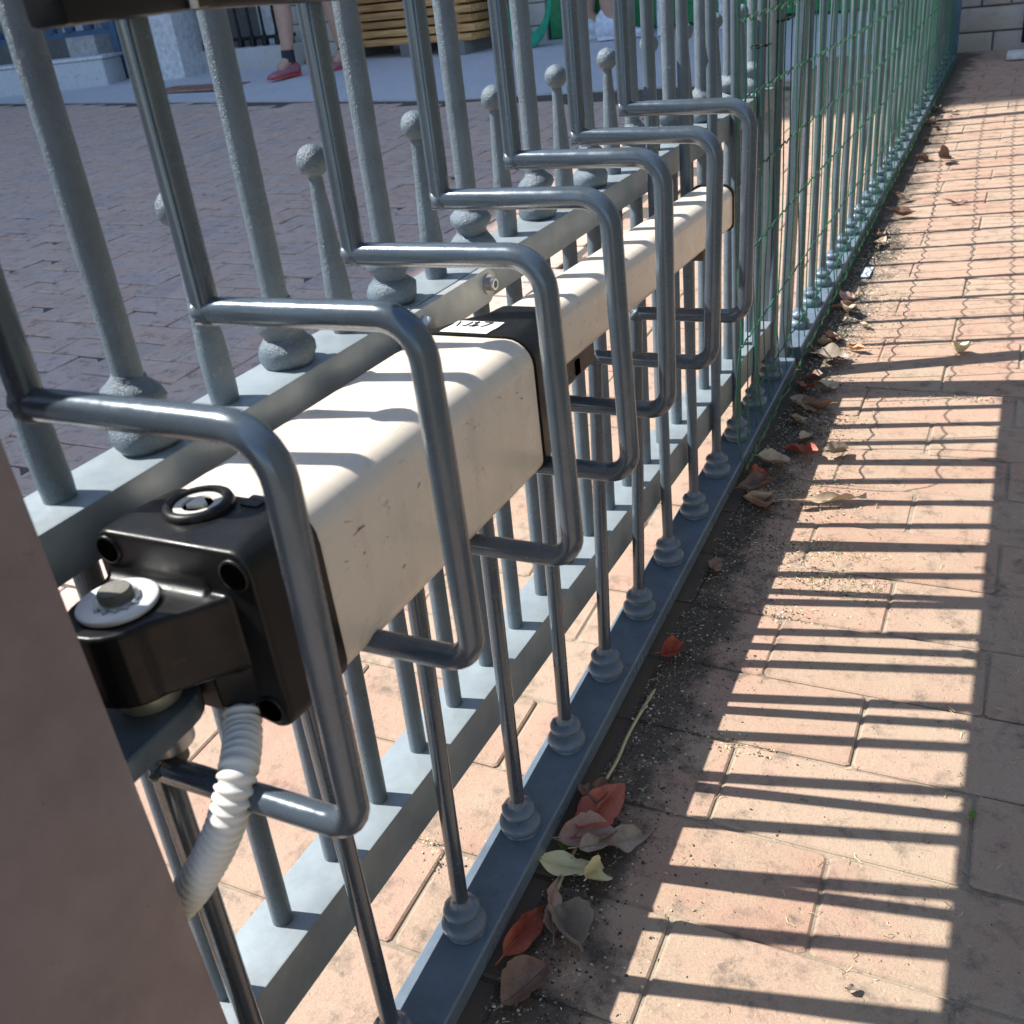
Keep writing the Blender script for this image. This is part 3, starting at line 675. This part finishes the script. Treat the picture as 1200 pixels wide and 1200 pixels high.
LV = [
 (.036, .285, 1.5, .068, .022, .10, .9, 'red', 'dark red folded leaf at the bottom end of the fence rail', (.5, .2), .004),
 (.062, .240, 1.2, .050, .034, .06, .15, 'brown', 'flat oval brown leaf at the bottom edge of the picture', (.05, .05), .0),
 (.052, .322, 1.9, .060, .017, .12, .3, 'pink', 'narrow pinkish leaf standing between the red leaf and the rail', (.7, .0), .006),
 (.058, .447, 1.2, .060, .036, .2, .5, 'red', 'bright red curled leaf on top of the near leaf pile', (.3, -.2), .014),
 (.043, .462, 2.1, .050, .034, .2, .3, 'brown', 'dark brown leaf under the bright red leaf', (.1, .3), .004),
 (.056, .412, .6, .054, .034, .1, .2, 'pink', 'dusty mauve leaf below the bright red leaf', (.2, .1), .008),
 (.084, .415, 1.0, .080, .026, .08, .3, 'grey', 'long dull brown leaf at the outer side of the near leaf pile', (.1, .3), .003),
 (.048, .372, .35, .056, .022, .25, .6, 'yellow', 'crumpled pale yellow leaf pointing to the fence rail', (.2, .2), .004),
 (.074, .368, 1.4, .026, .022, .3, .7, 'yellow', 'small curled yellow leaf tip beside the pale yellow leaf', (.6, .3), .006),
 (.040, .400, .2, .022, .017, .1, .2, 'green', 'small green leaf half hidden by the near leaf pile', (.1, .2), .003),
 (.080, .302, 2.3, .048, .036, .3, .7, 'grey', 'shrivelled dull brown leaf beside the flat brown leaf', (.1, .1), .0),
 (.046, .725, 1.1, .050, .028, .25, .5, 'red', 'red brown curled leaf alone beside the middle of the rail', (.3, .2), .004),
 (.048, .925, 1.5, .045, .024, .25, .5, 'brown', 'brown leaf leaning on the rail beside its fifth collar', (.4, .2), .004),
 (.060, 1.150, .3, .060, .036, .3, .5, 'brown', 'dark reddish brown leaf in the heap before the mesh edge', (.2, -.2), .006),
 (.078, 1.105, 2.5, .055, .030, .2, .4, 'pink', 'pale mauve leaf at the near side of the heap before the mesh', (.1, .3), .002),
 (.044, 1.190, 1.3, .050, .030, .3, .5, 'red', 'red brown leaf tucked under the cut end of the mesh', (.4, .3), .006),
 (.100, 1.290, 2.8, .075, .026, .1, .3, 'red', 'maroon leaf lying across the shadow beside the mesh', (.05, .1), .002),
 (.060, 1.245, .5, .060, .040, .2, .3, 'tan', 'broad tan leaf next to the foot of the mesh', (.1, .2), .003),
 (.070, 1.40, 2.0, .060, .024, .15, .4, 'tan', 'narrow tan leaf before the red leaf by the mesh', (.2, .2), .004),
 (.056, 1.535, 2.2, .085, .026, .1, .3, 'red', 'long brick red leaf leaning against the mesh', (.3, .2), .008),
 (.095, 1.55, .7, .040, .032, .3, .6, 'tan', 'crumpled beige leaf right of the long brick red leaf', (.2, .2), .004),
 (.080, 1.680, .2, .070, .052, .12, .2, 'grey', 'large dull beige leaf flat beside the mesh', (.15, .1), .006),
 (.118, 1.735, 2.9, .045, .020, .2, .4, 'orange', 'bright orange leaf past the large beige leaf', (.1, .1), .002),
 (.310, 1.745, 2.6, .050, .036, .35, .5, 'yellow', 'cream curled leaf alone on the sunlit bricks', (.2, .2), .004),
 (.060, 1.78, 1.2, .060, .030, .2, .4, 'brown', 'brown leaf behind the large beige leaf', (.3, .2), .004),
 (.066, 1.93, 1.9, .060, .036, .2, .4, 'tan', 'tan leaf at the mesh beyond the orange leaf', (.2, .2), .006),
 (.050, 2.02, .9, .055, .036, .2, .4, 'pink', 'pinkish leaf under the mesh behind the tan leaf', (.3, .2), .006),
 (.170, 1.14, .35, .120, .014, .06, .5, 'tan', 'long dry rolled leaf pointing along the shadow stripes', (.1, 0), .004),
 (.090, 2.66, .1, .070, .030, .3, .6, 'brown', 'dark curled leaf on the shadow edge far along the mesh', (.2, .1), .003),
 (.215, 2.78, .2, .060, .018, .2, .4, 'brown', 'thin brown leaf on the sunlit bricks far along', (.1, .1), .002),
 (.135, 3.25, 1.2, .070, .060, .2, .3, 'brown', 'broad brown leaf farthest along the sidewalk', (.6, .1), .010),
 (.335, .337, .4, .010, .006, .1, .2, 'grey', 'tiny dull brown leaf scrap on the nearest sunlit bricks', (.0, .1), .0),
 (.414, .570, 1.3, .012, .006, .1, .3, 'green', 'tiny green leaf on the edge of the right hand shade', (.1, .1), .0),
 (.155, 1.30, .8, .045, .030, .2, .4, 'grey', 'dull beige leaf right of the maroon leaf', (.1, .1), .002),
 (.052, 1.47, 1.6, .050, .028, .3, .5, 'grey', 'grey brown leaf pressed to the mesh foot', (.4, .1), .006),
]
for i, l_ in enumerate(LV):
    x, y, rot, L, W, cu, fo, colr, lab_, tl, dz = l_
    k_ = 1.18 if y < .6 else .95
    leaf(x, y, rot, L*k_, W*1.1*k_, cu*2.2, fo*1.3, colr, lab_, (tl[0]*1.3, tl[1]*1.3), dz+.003, 100+i)
ZN = ['just past the mesh edge', 'beside the first turned collars inside the mesh', 'just before the paper scrap', 'beside and past the paper scrap', 'far along the mesh foot']
seen = set()
for i in range(30):
    y = 1.1+R.random()**1.2*3.3; x = .045+abs(R.gauss(0, .03)); cl = R.choice(['brown', 'tan', 'tan', 'pink', 'grey', 'brown']); L = R.uniform(.028, .056); cv = R.uniform(.15, .7)
    lb = '%s %s %s leaf in the litter %s' % ('small' if L < .044 else 'middling' if L < .053 else 'large', 'curled' if cv > .5 else 'cupped' if cv > .32 else 'flat', {'pink': 'mauve', 'grey': 'beige'}.get(cl, cl), ZN[min(4, int((y-1.1)/.55))])
    if lb in seen: continue
    seen.add(lb); leaf(x, y, R.uniform(0, 3.1), L, L*R.uniform(.5, .7), cv, R.uniform(.3, .7), cl, lb, (R.uniform(0, .5), R.uniform(0, .5)), .004, 300+i)
# litter of chips, seeds, sand grains
db = MB(); st = MB()
def chip(mb, x, y, s_, z=0):
    a = R.uniform(0, 6.28); h = s_*.3; n = 5; el = R.uniform(.35, 1); ca, sa = math.cos(a), math.sin(a); pts = []
    for k in range(n):
        u = s_*R.uniform(.75, 1)*math.cos(k*6.283/n); v_ = s_*el*R.uniform(.75, 1)*math.sin(k*6.283/n); pts.append((x+u*ca-v_*sa, y+u*sa+v_*ca, gz(y)+.0006+z))
    pts.append((x, y, gz(y)+h+.0008+z)); mb.add(pts, [(k, (k+1) % n, n) for k in range(n)])
for _ in range(22000):
    y = -.0+R.random()**.8*2.6; x = .034+abs(R.gauss(0, .045)); chip(db, x, y, R.choice([.0006, .0008, .001, .001, .0013, .0017, .0024]) * (1 if y < 1.4 else 1.4))
for _ in range(2600):
    y = R.uniform(.1, 2.5); x = R.uniform(.05, .55); chip(db, x, y, R.uniform(.0004, .0013))
for cxx, cyy, sx_, sy_, nn in ((.20, .95, .04, .03, 380), (.185, 1.02, .05, .012, 260), (.15, 1.16, .04, .03, 260), (.17, .86, .03, .012, 160), (.20, 1.58, .06, .03, 300), (.16, .60, .03, .01, 120), (.13, 1.40, .03, .05, 260), (-.09, .36, .03, .02, 200), (.15, 2.0, .04, .15, 300), (.34, 1.56, .05, .006, 120), (.14, .30, .05, .1, 80)):
    for _ in range(nn):
        chip(db if R.random() < .6 else st, R.gauss(cxx, sx_), R.gauss(cyy, sy_), R.uniform(.0008, .0026))
db.obj('leaf_litter', M['debris'], None, (0, 0, 0), smooth=False); tag(bpy.data.objects['leaf_litter'], 'dark crumbs seeds and grit strewn along the fence foot', 'litter', kind='stuff')
for cxx, cyy, sx_, sy_, nn in ((.19, 1.02, .05, .02, 110), (.14, 1.17, .05, .04, 90), (.20, .93, .05, .02, 90), (.12, 1.35, .04, .08, 110), (.16, 1.8, .05, .2, 120), (.40, .7, .02, .25, 60), (.44, .95, .01, .2, 80), (.3, .4, .08, .15, 30), (.06, .5, .02, .3, 60), (.07, 2.4, .02, .5, 160)):
    for _ in range(nn):
        x, y = R.gauss(cxx, sx_), R.gauss(cyy, sy_); 
        if x < .036: continue
        a = R.uniform(0, 6.28); l_ = R.uniform(.004, .014); st.tube([(x, y, gz(y)+.001), (x+l_*.5*math.cos(a), y+l_*.5*math.sin(a), gz(y)+R.uniform(.001, .005)), (x+l_*math.cos(a+.5), y+l_*math.sin(a+.5), gz(y)+.0012)], .00035, 3)
st.obj('dry_straw', M['straw'], None, (0, 0, 0), smooth=False); tag(bpy.data.objects['dry_straw'], 'dry straw and moss tufts lying in the brick joints', 'straw', kind='stuff')
# torn blue-white scrap
tag(MB().box(.060, .078, 2.17, 2.25, gz(2.2)+.004, gz(2.2)+.006).obj('paper_scrap', paint('paper_scrap', (.55, .60, .72), .5), None, (.069, 2.21, gz(2.2))), 'white paper scrap lying in the narrow shade beside the mesh', 'paper')

# ------------------------------------------------------------------ far wall at the end of the sidewalk
def stone_wall(name, label, x0, x1, y0, ang, h, course, lens, depth=.25, cat='wall', zb=None):
    z0 = gz(y0)-.02 if zb is None else zb; rt_ = empty(name, (x0, y0, z0), label, cat); rt_.rotation_euler = (0, 0, ang)
    Lw = x1-x0; core = MB().box(0, Lw, .012, depth, 0, h-.003); core.obj('mortar', M['stone_dark'], rt_, (0, 0, 0), smooth=False)
    z = 0; n = 0; stf = MB()
    while z < h-.02:
        hh = min(course*R.uniform(.85, 1.15), h-z); x = -R.uniform(0, .1)
        while x < Lw:
            ln_ = R.uniform(*lens); a, b = max(0, x), min(Lw, x+ln_)
            if b-a > .03:
                s_ = MB().box(a+.004, b-.004, R.uniform(-.006, .004), .05, z+.004, z+hh-.004, .006)
                if n < 110: s_.obj('stone', M['stone'], rt_, (0, 0, 0)); n += 1
                else: stf.add(s_.v, s_.f)
            x += ln_
        z += hh
    if stf.v: stf.obj('stone_run', M['stone'], rt_, (0, 0, 0), kind='stuff')
    return rt_
stone_wall('stone_wall', 'pale grey coursed stone wall closing the far end of the sidewalk', -.35, 1.6, 5.35, 0, 1.9, .10, (.12, .34))
tag(MB().box(.235, .36, 5.02, 5.14, gz(5.1)+.002, gz(5.1)+.03, .004).obj('stone_block', M['white_wall'], None, (.30, 5.08, gz(5.1))), 'small white slab on the ground before the far stone wall', 'slab')
MB().tube([(.292, 5.33, gz(5.3)+.03), (.292, 5.33, 1.6)], .012, 10).obj('drain_pipe', M['black'], None, (.292, 5.33, gz(5.3)))
tag(bpy.data.objects['drain_pipe'], 'dark pipe running down the far stone wall', 'pipe')

# ------------------------------------------------------------------ far side of the yard
def local(name, x, y, ang, label, cat, group=None, z=None):
    e = empty(name, (x, y, gz(y) if z is None else z), label, cat, group); e.rotation_euler = (0, 0, ang); return e
def part(mb, name, mat, root, **kw): return mb.obj(name, mat, root, (0, 0, 0), **kw)
# low white wall
wl = local('low_wall', -9.4, 6.15, math.atan2(.24, 1.13), 'low white plastered planter wall at the far left', 'wall')
part(MB().box(0, 2.60, 0, .30, -.05, .235, .02), 'wall_body', M['plaster'], wl); part(MB().box(-.01, 2.62, -.012, .32, .2355, .262, .01), 'coping', M['white_wall'], wl)
# blue fence behind it
bf = local('blue_fence', -9.4, 6.55, math.atan2(.24, 1.13), 'blue iron fence with turned balusters behind the low white wall', 'fence')
part(MB().box(0, 2.6, -.02, .02, .40, .445), 'bottom_rail', M['blue_paint'], bf); part(MB().box(0, 2.6, -.02, .02, 1.25, 1.29), 'top_rail', M['blue_paint'], bf)
bal = MB().lathe([(.012, .44), (.045, .445), (.05, .48), (.02, .53), (.032, .56), (.013, .60), (.012, 1.26)], 12).mesh('baluster', M['blue_paint'])
for i in range(14): inst('baluster', bal, bf, (.12+i*.19, 0, 0))
for x in (.9, 2.42): part(MB().box(x, x+.07, -.035, .035, 0, 1.35, .005), 'post', M['blue_paint'], bf)
# iron fence pieces + white pillars
def pillar(x, y, wd, h, label):
    r_ = local('white_pillar', x, y, .1, label, 'pillar'); part(MB().box(-wd/2, wd/2, 0, wd*.8, -.02, h, .01), 'shaft', M['white_wall'], r_); part(MB().box(-wd/2-.02, wd/2+.02, -.02, wd*.8+.02, h, h+.06, .01), 'cap', M['white_wall'], r_)
pillar(-6.28, 6.72, .50, 1.9, 'wide white pillar standing right of the low white wall'); pillar(-7.75, 7.35, .34, 1.9, 'slim white pillar rising behind the blue fence')
dk = local('iron_fence', -6.0, 7.10, -.18, 'black iron railing on a stone kerb between white pillar and stone wall', 'fence')
part(MB().box(-1.3, 1.05, -.08, .10, -.02, .16, .02), 'stone_kerb', M['stone'], dk); part(MB().box(-1.3, 1.05, -.015, .015, .21, .235), 'lower_rail', M['black'], dk); part(MB().box(-1.3, 1.05, -.015, .015, 1.15, 1.18), 'upper_rail', M['black'], dk)
bal2 = MB().lathe([(.014, .16), (.03, .165), (.03, .21), (.014, .25), (.012, .29), (.011, 1.16)], 10).mesh('baluster', M['black'])
for i in range(16): inst('baluster', bal2, dk, (-1.25+i*.15, 0, 0))
cb_ = local('white_cabinet', -5.55, 7.45, -.18, 'white panel door behind the black iron railing', 'door'); part(MB().box(-.2, .45, 0, .1, 0, 1.9, .01), 'panel', M['white_wall'], cb_); part(MB().box(.38, .41, -.03, 0, .9, 1.0), 'handle', M['steel'], cb_)
stone_wall('stone_wall', 'grey stone block wall behind the drain grate', -5.35, -4.55, 7.20, -.25, 2.6, .16, (.25, .5), .3)
ks = local('kerb_step', -5.35, 7.06, -.25, 'ochre stone step at the foot of the stone block wall', 'step'); part(MB().box(0, .9, 0, .12, -.01, .035, .008), 'tread', paint('ochre_stone', (.36, .20, .07), .7), ks)
# facade behind everything
fb = empty('stone_building', (-9.6, 8.35, gz(8.3)-.03), 'dark stone building with doorways behind the timber stack and green doors', 'building'); fb.rotation_euler = (0, 0, -.10)
part(MB().box(-1, 4.3, 0, 3, 0, 5.5).box(5.6, 11.5, 0, 3, 0, 5.5).box(4.3, 5.6, 1.0, 3, 0, 5.5).box(4.3, 5.6, 0, .99, 2.2, 5.5), 'wall', M['stone_dark'], fb, smooth=False)
for xx in (.6, 2.6, 7.0, 9.3): 
    wf = part(MB().box(xx, xx+.9, -.03, .02, 2.4, 3.7), 'window', M['white_wall'], fb); part(MB().box(xx+.06, xx+.84, -.036, -.031, 2.46, 3.64), 'pane', paint('dark_glass', (.02, .025, .03), .08), wf)
part(MB().box(-1.2, 11.7, -.3, 3.2, 5.5, 5.7), 'roof', M['stone'], fb)
# timber stack
ts = local('timber_stack', -4.62, 7.02, -.24, 'stack of pine planks behind the fence bars', 'timber')
for r_ in range(11):
    zz = .085+r_*.060; sh = .05*(r_ % 2)+R.uniform(-.03, .03)
    part(MB().box(-.04, 1.36+sh, R.uniform(0, .015), .20, zz, zz+.046, .004), 'plank', M['wood'], ts)
    part(MB().box(-.02, 1.38-sh, .23, .43, zz, zz+.046, .004), 'plank', M['wood'], ts)
    for q_ in (.2, .75, 1.2): part(MB().box(q_, q_+.05, .03, .40, zz+.0462, zz+.0598), 'spacer', M['wood'], ts)
for xx in (.05, .65, 1.2): part(MB().box(xx, xx+.1, .0, .42, -.01, .0895), 'bearer', M['stone_dark'], ts)
# green coiled hose
gh = MB()
for k in range(4): gh.tube([( .26*math.cos(a)*(1-.06*k), .03*k, .30+.30*math.sin(a)*(1-.06*k)) for a in [i*2*math.pi/28 for i in range(29)]], .020, 8, False)
o = part(gh, 'green_hose', M['green_hose'], None); o.scale = (.8, .8, 1.1); o.location = (-2.90, 6.78, gz(6.75)+.02); tag(o, 'green coiled hose leaning between timber stack and stone pier', 'hose')
stone_wall('stone_pier', 'narrow grey stone pier left of the green doors', -3.18, -2.88, 7.12, 0, 2.4, .15, (.14, .3), .07, 'pier')
gd = local('green_door', -2.84, 7.20, .02, 'dark green panelled wooden doors behind the white shoes', 'door')
part(MB().box(-.03, .06, -.05, .02, .01, 2.1, .006), 'frame', M['green_door'], gd)
for k in range(5):
    pn = part(MB().box(.07+k*.36, .42+k*.36, 0, .04, .03, 2.05, .006), 'door_leaf', M['green_door'], gd)
    part(MB().box(.12+k*.36, .37+k*.36, -.012, .002, .15, .85, .01), 'raised_panel', M['green_door'], pn); part(MB().box(.12+k*.36, .37+k*.36, -.012, .002, 1.0, 1.9, .01), 'raised_panel', M['green_door'], pn)
part(MB().box(1.9, 4.2, .06, .12, .0, 2.2), 'opening_sheet', paint('opening_shade', (.02, .02, .02), .8), gd)  # near-black sheet painted as the shade inside an opening
gd2 = local('green_shutter', -.95, 7.2, .05, 'green shutter seen through the wire mesh at the top', 'shutter'); part(MB().box(0, .95, 0, .05, .02, 2.1, .006), 'leaf', M['green_door'], gd2); part(MB().box(.1, .85, -.012, -.001, .2, 1.9, .008), 'raised_panel', M['green_door'], gd2)
# drain grate
dg = local('drain_grate', -5.34, 6.07, -.15, 'rusty iron drain grate in the pale pavement', 'grate', z=gz(6.07)+.0045)
part(MB().box(-.42, .42, -.17, -.13, 0, .012).box(-.42, .42, .13, .17, 0, .012).box(-.42, -.38, -.13, .13, 0, .012).box(.38, .42, -.13, .13, 0, .012), 'frame', M['rust'], dg, smooth=False)
part(MB().box(-.379, .379, -.129, .129, 0, .003), 'pit_shade', M['hole_shade'], dg)
for i in range(9): part(MB().box(-.36+i*.085, -.318+i*.085, -.1295, .1295, .0032, .011), 'slat', M['rust'], dg)
# blue bin by the mesh end
bn = empty('blue_bin', (-.10, 5.12, gz(5.1)), 'blue plastic crate behind the far end of the mesh', 'crate')
cm = paint('blue_plastic', (.06, .17, .36), .45)
part(MB().loft([[Vector((x*s_, y*s_, z)) for x, y in ((-.12, -.12), (.06, -.12), (.06, .12), (-.12, .12))] for z, s_ in ((.0, .85), (.34, 1), (.36, 1.06), (.38, 1.06))]), 'body', cm, bn, smooth=False)
part(MB().box(-.13, .07, -.13, .13, .381, .395, .004), 'lid', cm, bn)

# ------------------------------------------------------------------ people in the far yard (only lower legs show)
def person(x, y, face, label, skin, trouser, shoe, sole, pants_long, lift=0, sc_=1.35, stepv=.16):
    r_ = empty('person', (x, y, gz(y)+.006), label, 'person'); r_.rotation_euler = (0, 0, face); r_.scale = (sc_,)*3
    V = [(0, 0, .95), (0, 0, 1.12), (0, -.01, 1.32), (0, 0, 1.46), (0, .02, 1.56), (0, .03, 1.68)]
    Rr = [.135, .125, .14, .075, .06, .095]; E_ = [(0, 1), (1, 2), (2, 3), (3, 4), (4, 5)]
    for s_, st_ in ((-1, -stepv), (1, stepv)):
        b = len(V); V += [(s_*.095, 0, .90), (s_*.10, st_*.6+.03, .50), (s_*.10, st_*.8+.0, .33), (s_*.10, st_, .10), (s_*.10, st_+.10, .04)]
        Rr += [.095, .058, .058, .038, .030]; E_ += [(0, b), (b, b+1), (b+1, b+2), (b+2, b+3), (b+3, b+4)]
        b = len(V); V += [(s_*.18, 0, 1.40), (s_*.24, -.02, 1.12), (s_*.23, .08, .88), (s_*.23, .11, .80)]; Rr += [.05, .040, .028, .030]; E_ += [(2, b), (b, b+1), (b+1, b+2), (b+2, b+3)]
        for fi, (fx, fl) in enumerate(((-.02, .06), (-.007, .075), (.007, .08), (.02, .065))):
            c = len(V); V += [(s_*.23+fx, .125, .76), (s_*.23+fx, .14, .76-fl*.6)]; Rr += [.009, .008]; E_ += [(b+3, c), (c, c+1)]
        c = len(V); V += [(s_*.20, .14, .79), (s_*.195, .16, .755)]; Rr += [.010, .009]; E_ += [(b+3, c), (c, c+1)]
    me = bpy.data.meshes.new('body'); me.from_pydata(V, E_, []); o = bpy.data.objects.new('body', me); COL.objects.link(o); o.parent = r_
    md = o.modifiers.new('skin', 'SKIN'); 
    for v_, rr in zip(me.skin_vertices[0].data, Rr): v_.radius = (rr, rr)
    me.skin_vertices[0].data[0].use_root = True; o.modifiers.new('sub', 'SUBSURF').levels = 1; o.modifiers['sub'].render_levels = 2; me.materials.append(skin)
    part(MB().lathe([(.15, .80), (.165, .92), (.15, 1.06), (.155, 1.25), (.17, 1.38), (.10, 1.47), (.07, 1.49)], 20), 'shirt', paint('shirt', (.35, .36, .40), .8), r_)
    part(MB().lathe([(.10, 1.60), (.112, 1.68), (.10, 1.76), (.05, 1.80), (.01, 1.81)], 18, (0, .01, 0)), 'hair', paint('hair', (.03, .02, .015), .6), r_)
    for s_, st_ in ((-1, -stepv), (1, stepv)):
        zb_ = .27 if pants_long else .46
        part(MB().tube([(s_*.09, 0, .96), (s_*.10, st_*.35, .62), (s_*.10, st_*(.9 if pants_long else .6)+.02, zb_)], [.11, .088, .072], 16), 'trouser_leg', trouser, r_)
        sh_ = MB(); rings = []; hi = 1.5 if pants_long else 1
        for yy, w_, h_, zz in ((-.075, .018, .03, .02), (-.065, .034, .075, .0), (-.03, .038, .10, 0), (.02, .038, .085, 0), (.07, .042, .055, 0), (.13, .044, .045, 0), (.17, .036, .035, 0), (.19, .014, .018, .008)):
            rings.append([Vector((s_*.10+w_*math.cos(a), st_+yy, max(.002, zz+(h_*.5+h_*.5*math.sin(a))*(hi if yy < .03 else 1)))) for a in [i*2*math.pi/14 for i in range(14)]])
        so_ = part(sh_.loft(rings), 'shoe', shoe, r_, ang=60)
        part(MB().loft([[Vector((s_*.10+w_*c_, st_+yy, z_)) for c_, yy in ((-1, -.06), (1, -.06), (1.15, .10), (.8, .185), (-.8, .185), (-1.15, .10))] for z_, w_ in ((0, .036), (.016, .038))]), 'sole', sole, so_)
        if not pants_long: part(MB().tube([(s_*.10, st_-.002, .085), (s_*.10, st_-.006, .16)], [.046, .044], 14), 'sock', paint('sock', (.03, .03, .045), .8), r_)
        for k in range(4): part(MB().tube([(s_*.10-.02, st_+.02+k*.018, .088-k*.010), (s_*.10+.02, st_+.02+k*.018, .088-k*.010)], .003, 5), 'lace', sole, so_)
    return r_
skin = paint('skin', (.50, .31, .23), .5, 0, .08)
person(-4.44, 6.42, 2.9, 'walker with bare calves dark ankle sock and red shoes in the far shade', skin, paint('shorts', (.20, .20, .24), .8), paint('red_shoe', (.36, .14, .17), .5), paint('red_sole', (.55, .06, .05), .5), False, sc_=1.1)
person(-2.42, 6.96, -1.35, 'person in white high top shoes standing before the green doors', skin, paint('grey_trousers', (.34, .36, .40), .8), paint('white_shoe', (.66, .70, .80), .5), paint('white_sole', (.70, .72, .78), .5), True, stepv=.07)
# white leg of a chair beside them
ch = local('folding_chair', -2.0, 7.02, .3, 'white folding chair behind the bars beside the white shoes', 'chair')
for s_ in (0, .40):
    part(MB().tube([(s_, -.25, 0), (s_, .22, .85)], .014, 8), 'leg', M['white_wall'], ch); part(MB().tube([(s_, .25, 0), (s_, -.2, .48)], .014, 8), 'leg', M['white_wall'], ch)
part(MB().box(-.01, .41, -.22, .18, .47, .495, .008), 'seat', M['white_wall'], ch); part(MB().box(0, .40, .17, .20, .62, .86, .008), 'backrest', M['white_wall'], ch)

# ------------------------------------------------------------------ tall houses added on the left, outside the frame, to shade the yard
def block(x0, x1, y0, y1, h, label):
    r_ = empty('shade_house', (x0, y0, gz(0)-.1), label, 'building'); part(MB().box(0, x1-x0, 0, y1-y0, 0, h), 'wall', M['plaster'], r_, smooth=False)
    part(MB().box(-.1, x1-x0-.002, .02, y1-y0-.02, h, h+.05), 'roof', M['stone_dark'], r_, smooth=False)
    y = .6
    while y+1.2 < y1-y0:
        for fl in range(int(h//3)):
            wf = part(MB().box(x1-x0-.03, x1-x0+.03, y, y+1, .9+fl*3, 2.3+fl*3), 'window', M['white_wall'], r_); part(MB().box(x1-x0+.031, x1-x0+.036, y+.08, y+.92, .98+fl*3, 2.22+fl*3), 'pane', bpy.data.materials['dark_glass'], wf)
        y += 2.2
block(-17, -10.5, -9, 2.08, 11.15, 'unseen house added left of the yard to shade it'); block(-17, -10.5, 2.10, 9, 14.2, 'taller unseen house added further along to shade the far yard')

# dark evergreen screen added outside the frame to cut sky and bounce light
hg = empty('added_hedge', (1.5, -2, gz(-2)), 'unseen dark evergreen screen added to block light from the outer side of the sidewalk', 'added_hedge')
hm = leafmat('hedge_leaf', (.02, .04, .012), (.05, .08, .025), (.03, .03, .015))
part(MB().box(.12, .9, 0, 7.0, -.1, 2.6), 'block_core', M['stone_dark'], hg, smooth=False)
hb_ = MB()
for _ in range(9000):
    y = R.uniform(0, 7); z = R.uniform(0, 2.75); x = abs(R.gauss(.08, .05)); a, b = R.uniform(0, 6.28), R.uniform(-.8, .8); u = Vector((math.cos(a)*.3, math.sin(a), b))*.035; v_ = Vector((.2, R.uniform(-.5, .5), 1))*.02
    c = Vector((x, y, z)); hb_.add([c-u, c-v_, c+u, c+v_], [(0, 1, 2, 3)])
part(hb_, 'foliage', hm, hg, smooth=False, kind='stuff')

# thin pale stick-like strip along the rail
tw = MB(); tp = [(.0475, .655, .004), (.046, .62, .006), (.0435, .575, .005), (.0455, .53, .006), (.0430, .49, .005), (.0455, .44, .004), (.0470, .36, .004), (.0500, .31, .003)]
tw.tube(catmull([(x, y, gz(y)+z) for x, y, z in tp], 5), [.0016]*2+[.0022]*14+[.0028]*12+[.0022]*8, 7) if False else tw.tube(catmull([(x, y, gz(y)+z) for x, y, z in tp], 5), .0021, 7)
for yy in (.645, .63, .615): tw.tube([(.0465, yy, gz(yy)+.006), (.050+R.uniform(-.002, .004), yy+.008, gz(yy)+.011)], .0012, 5)
tag(tw.obj('pale_strip', M['straw'], None, (.047, .48, gz(.48))), 'thin pale stick-like strip along the outer edge of the bottom rail', 'pale_strip')
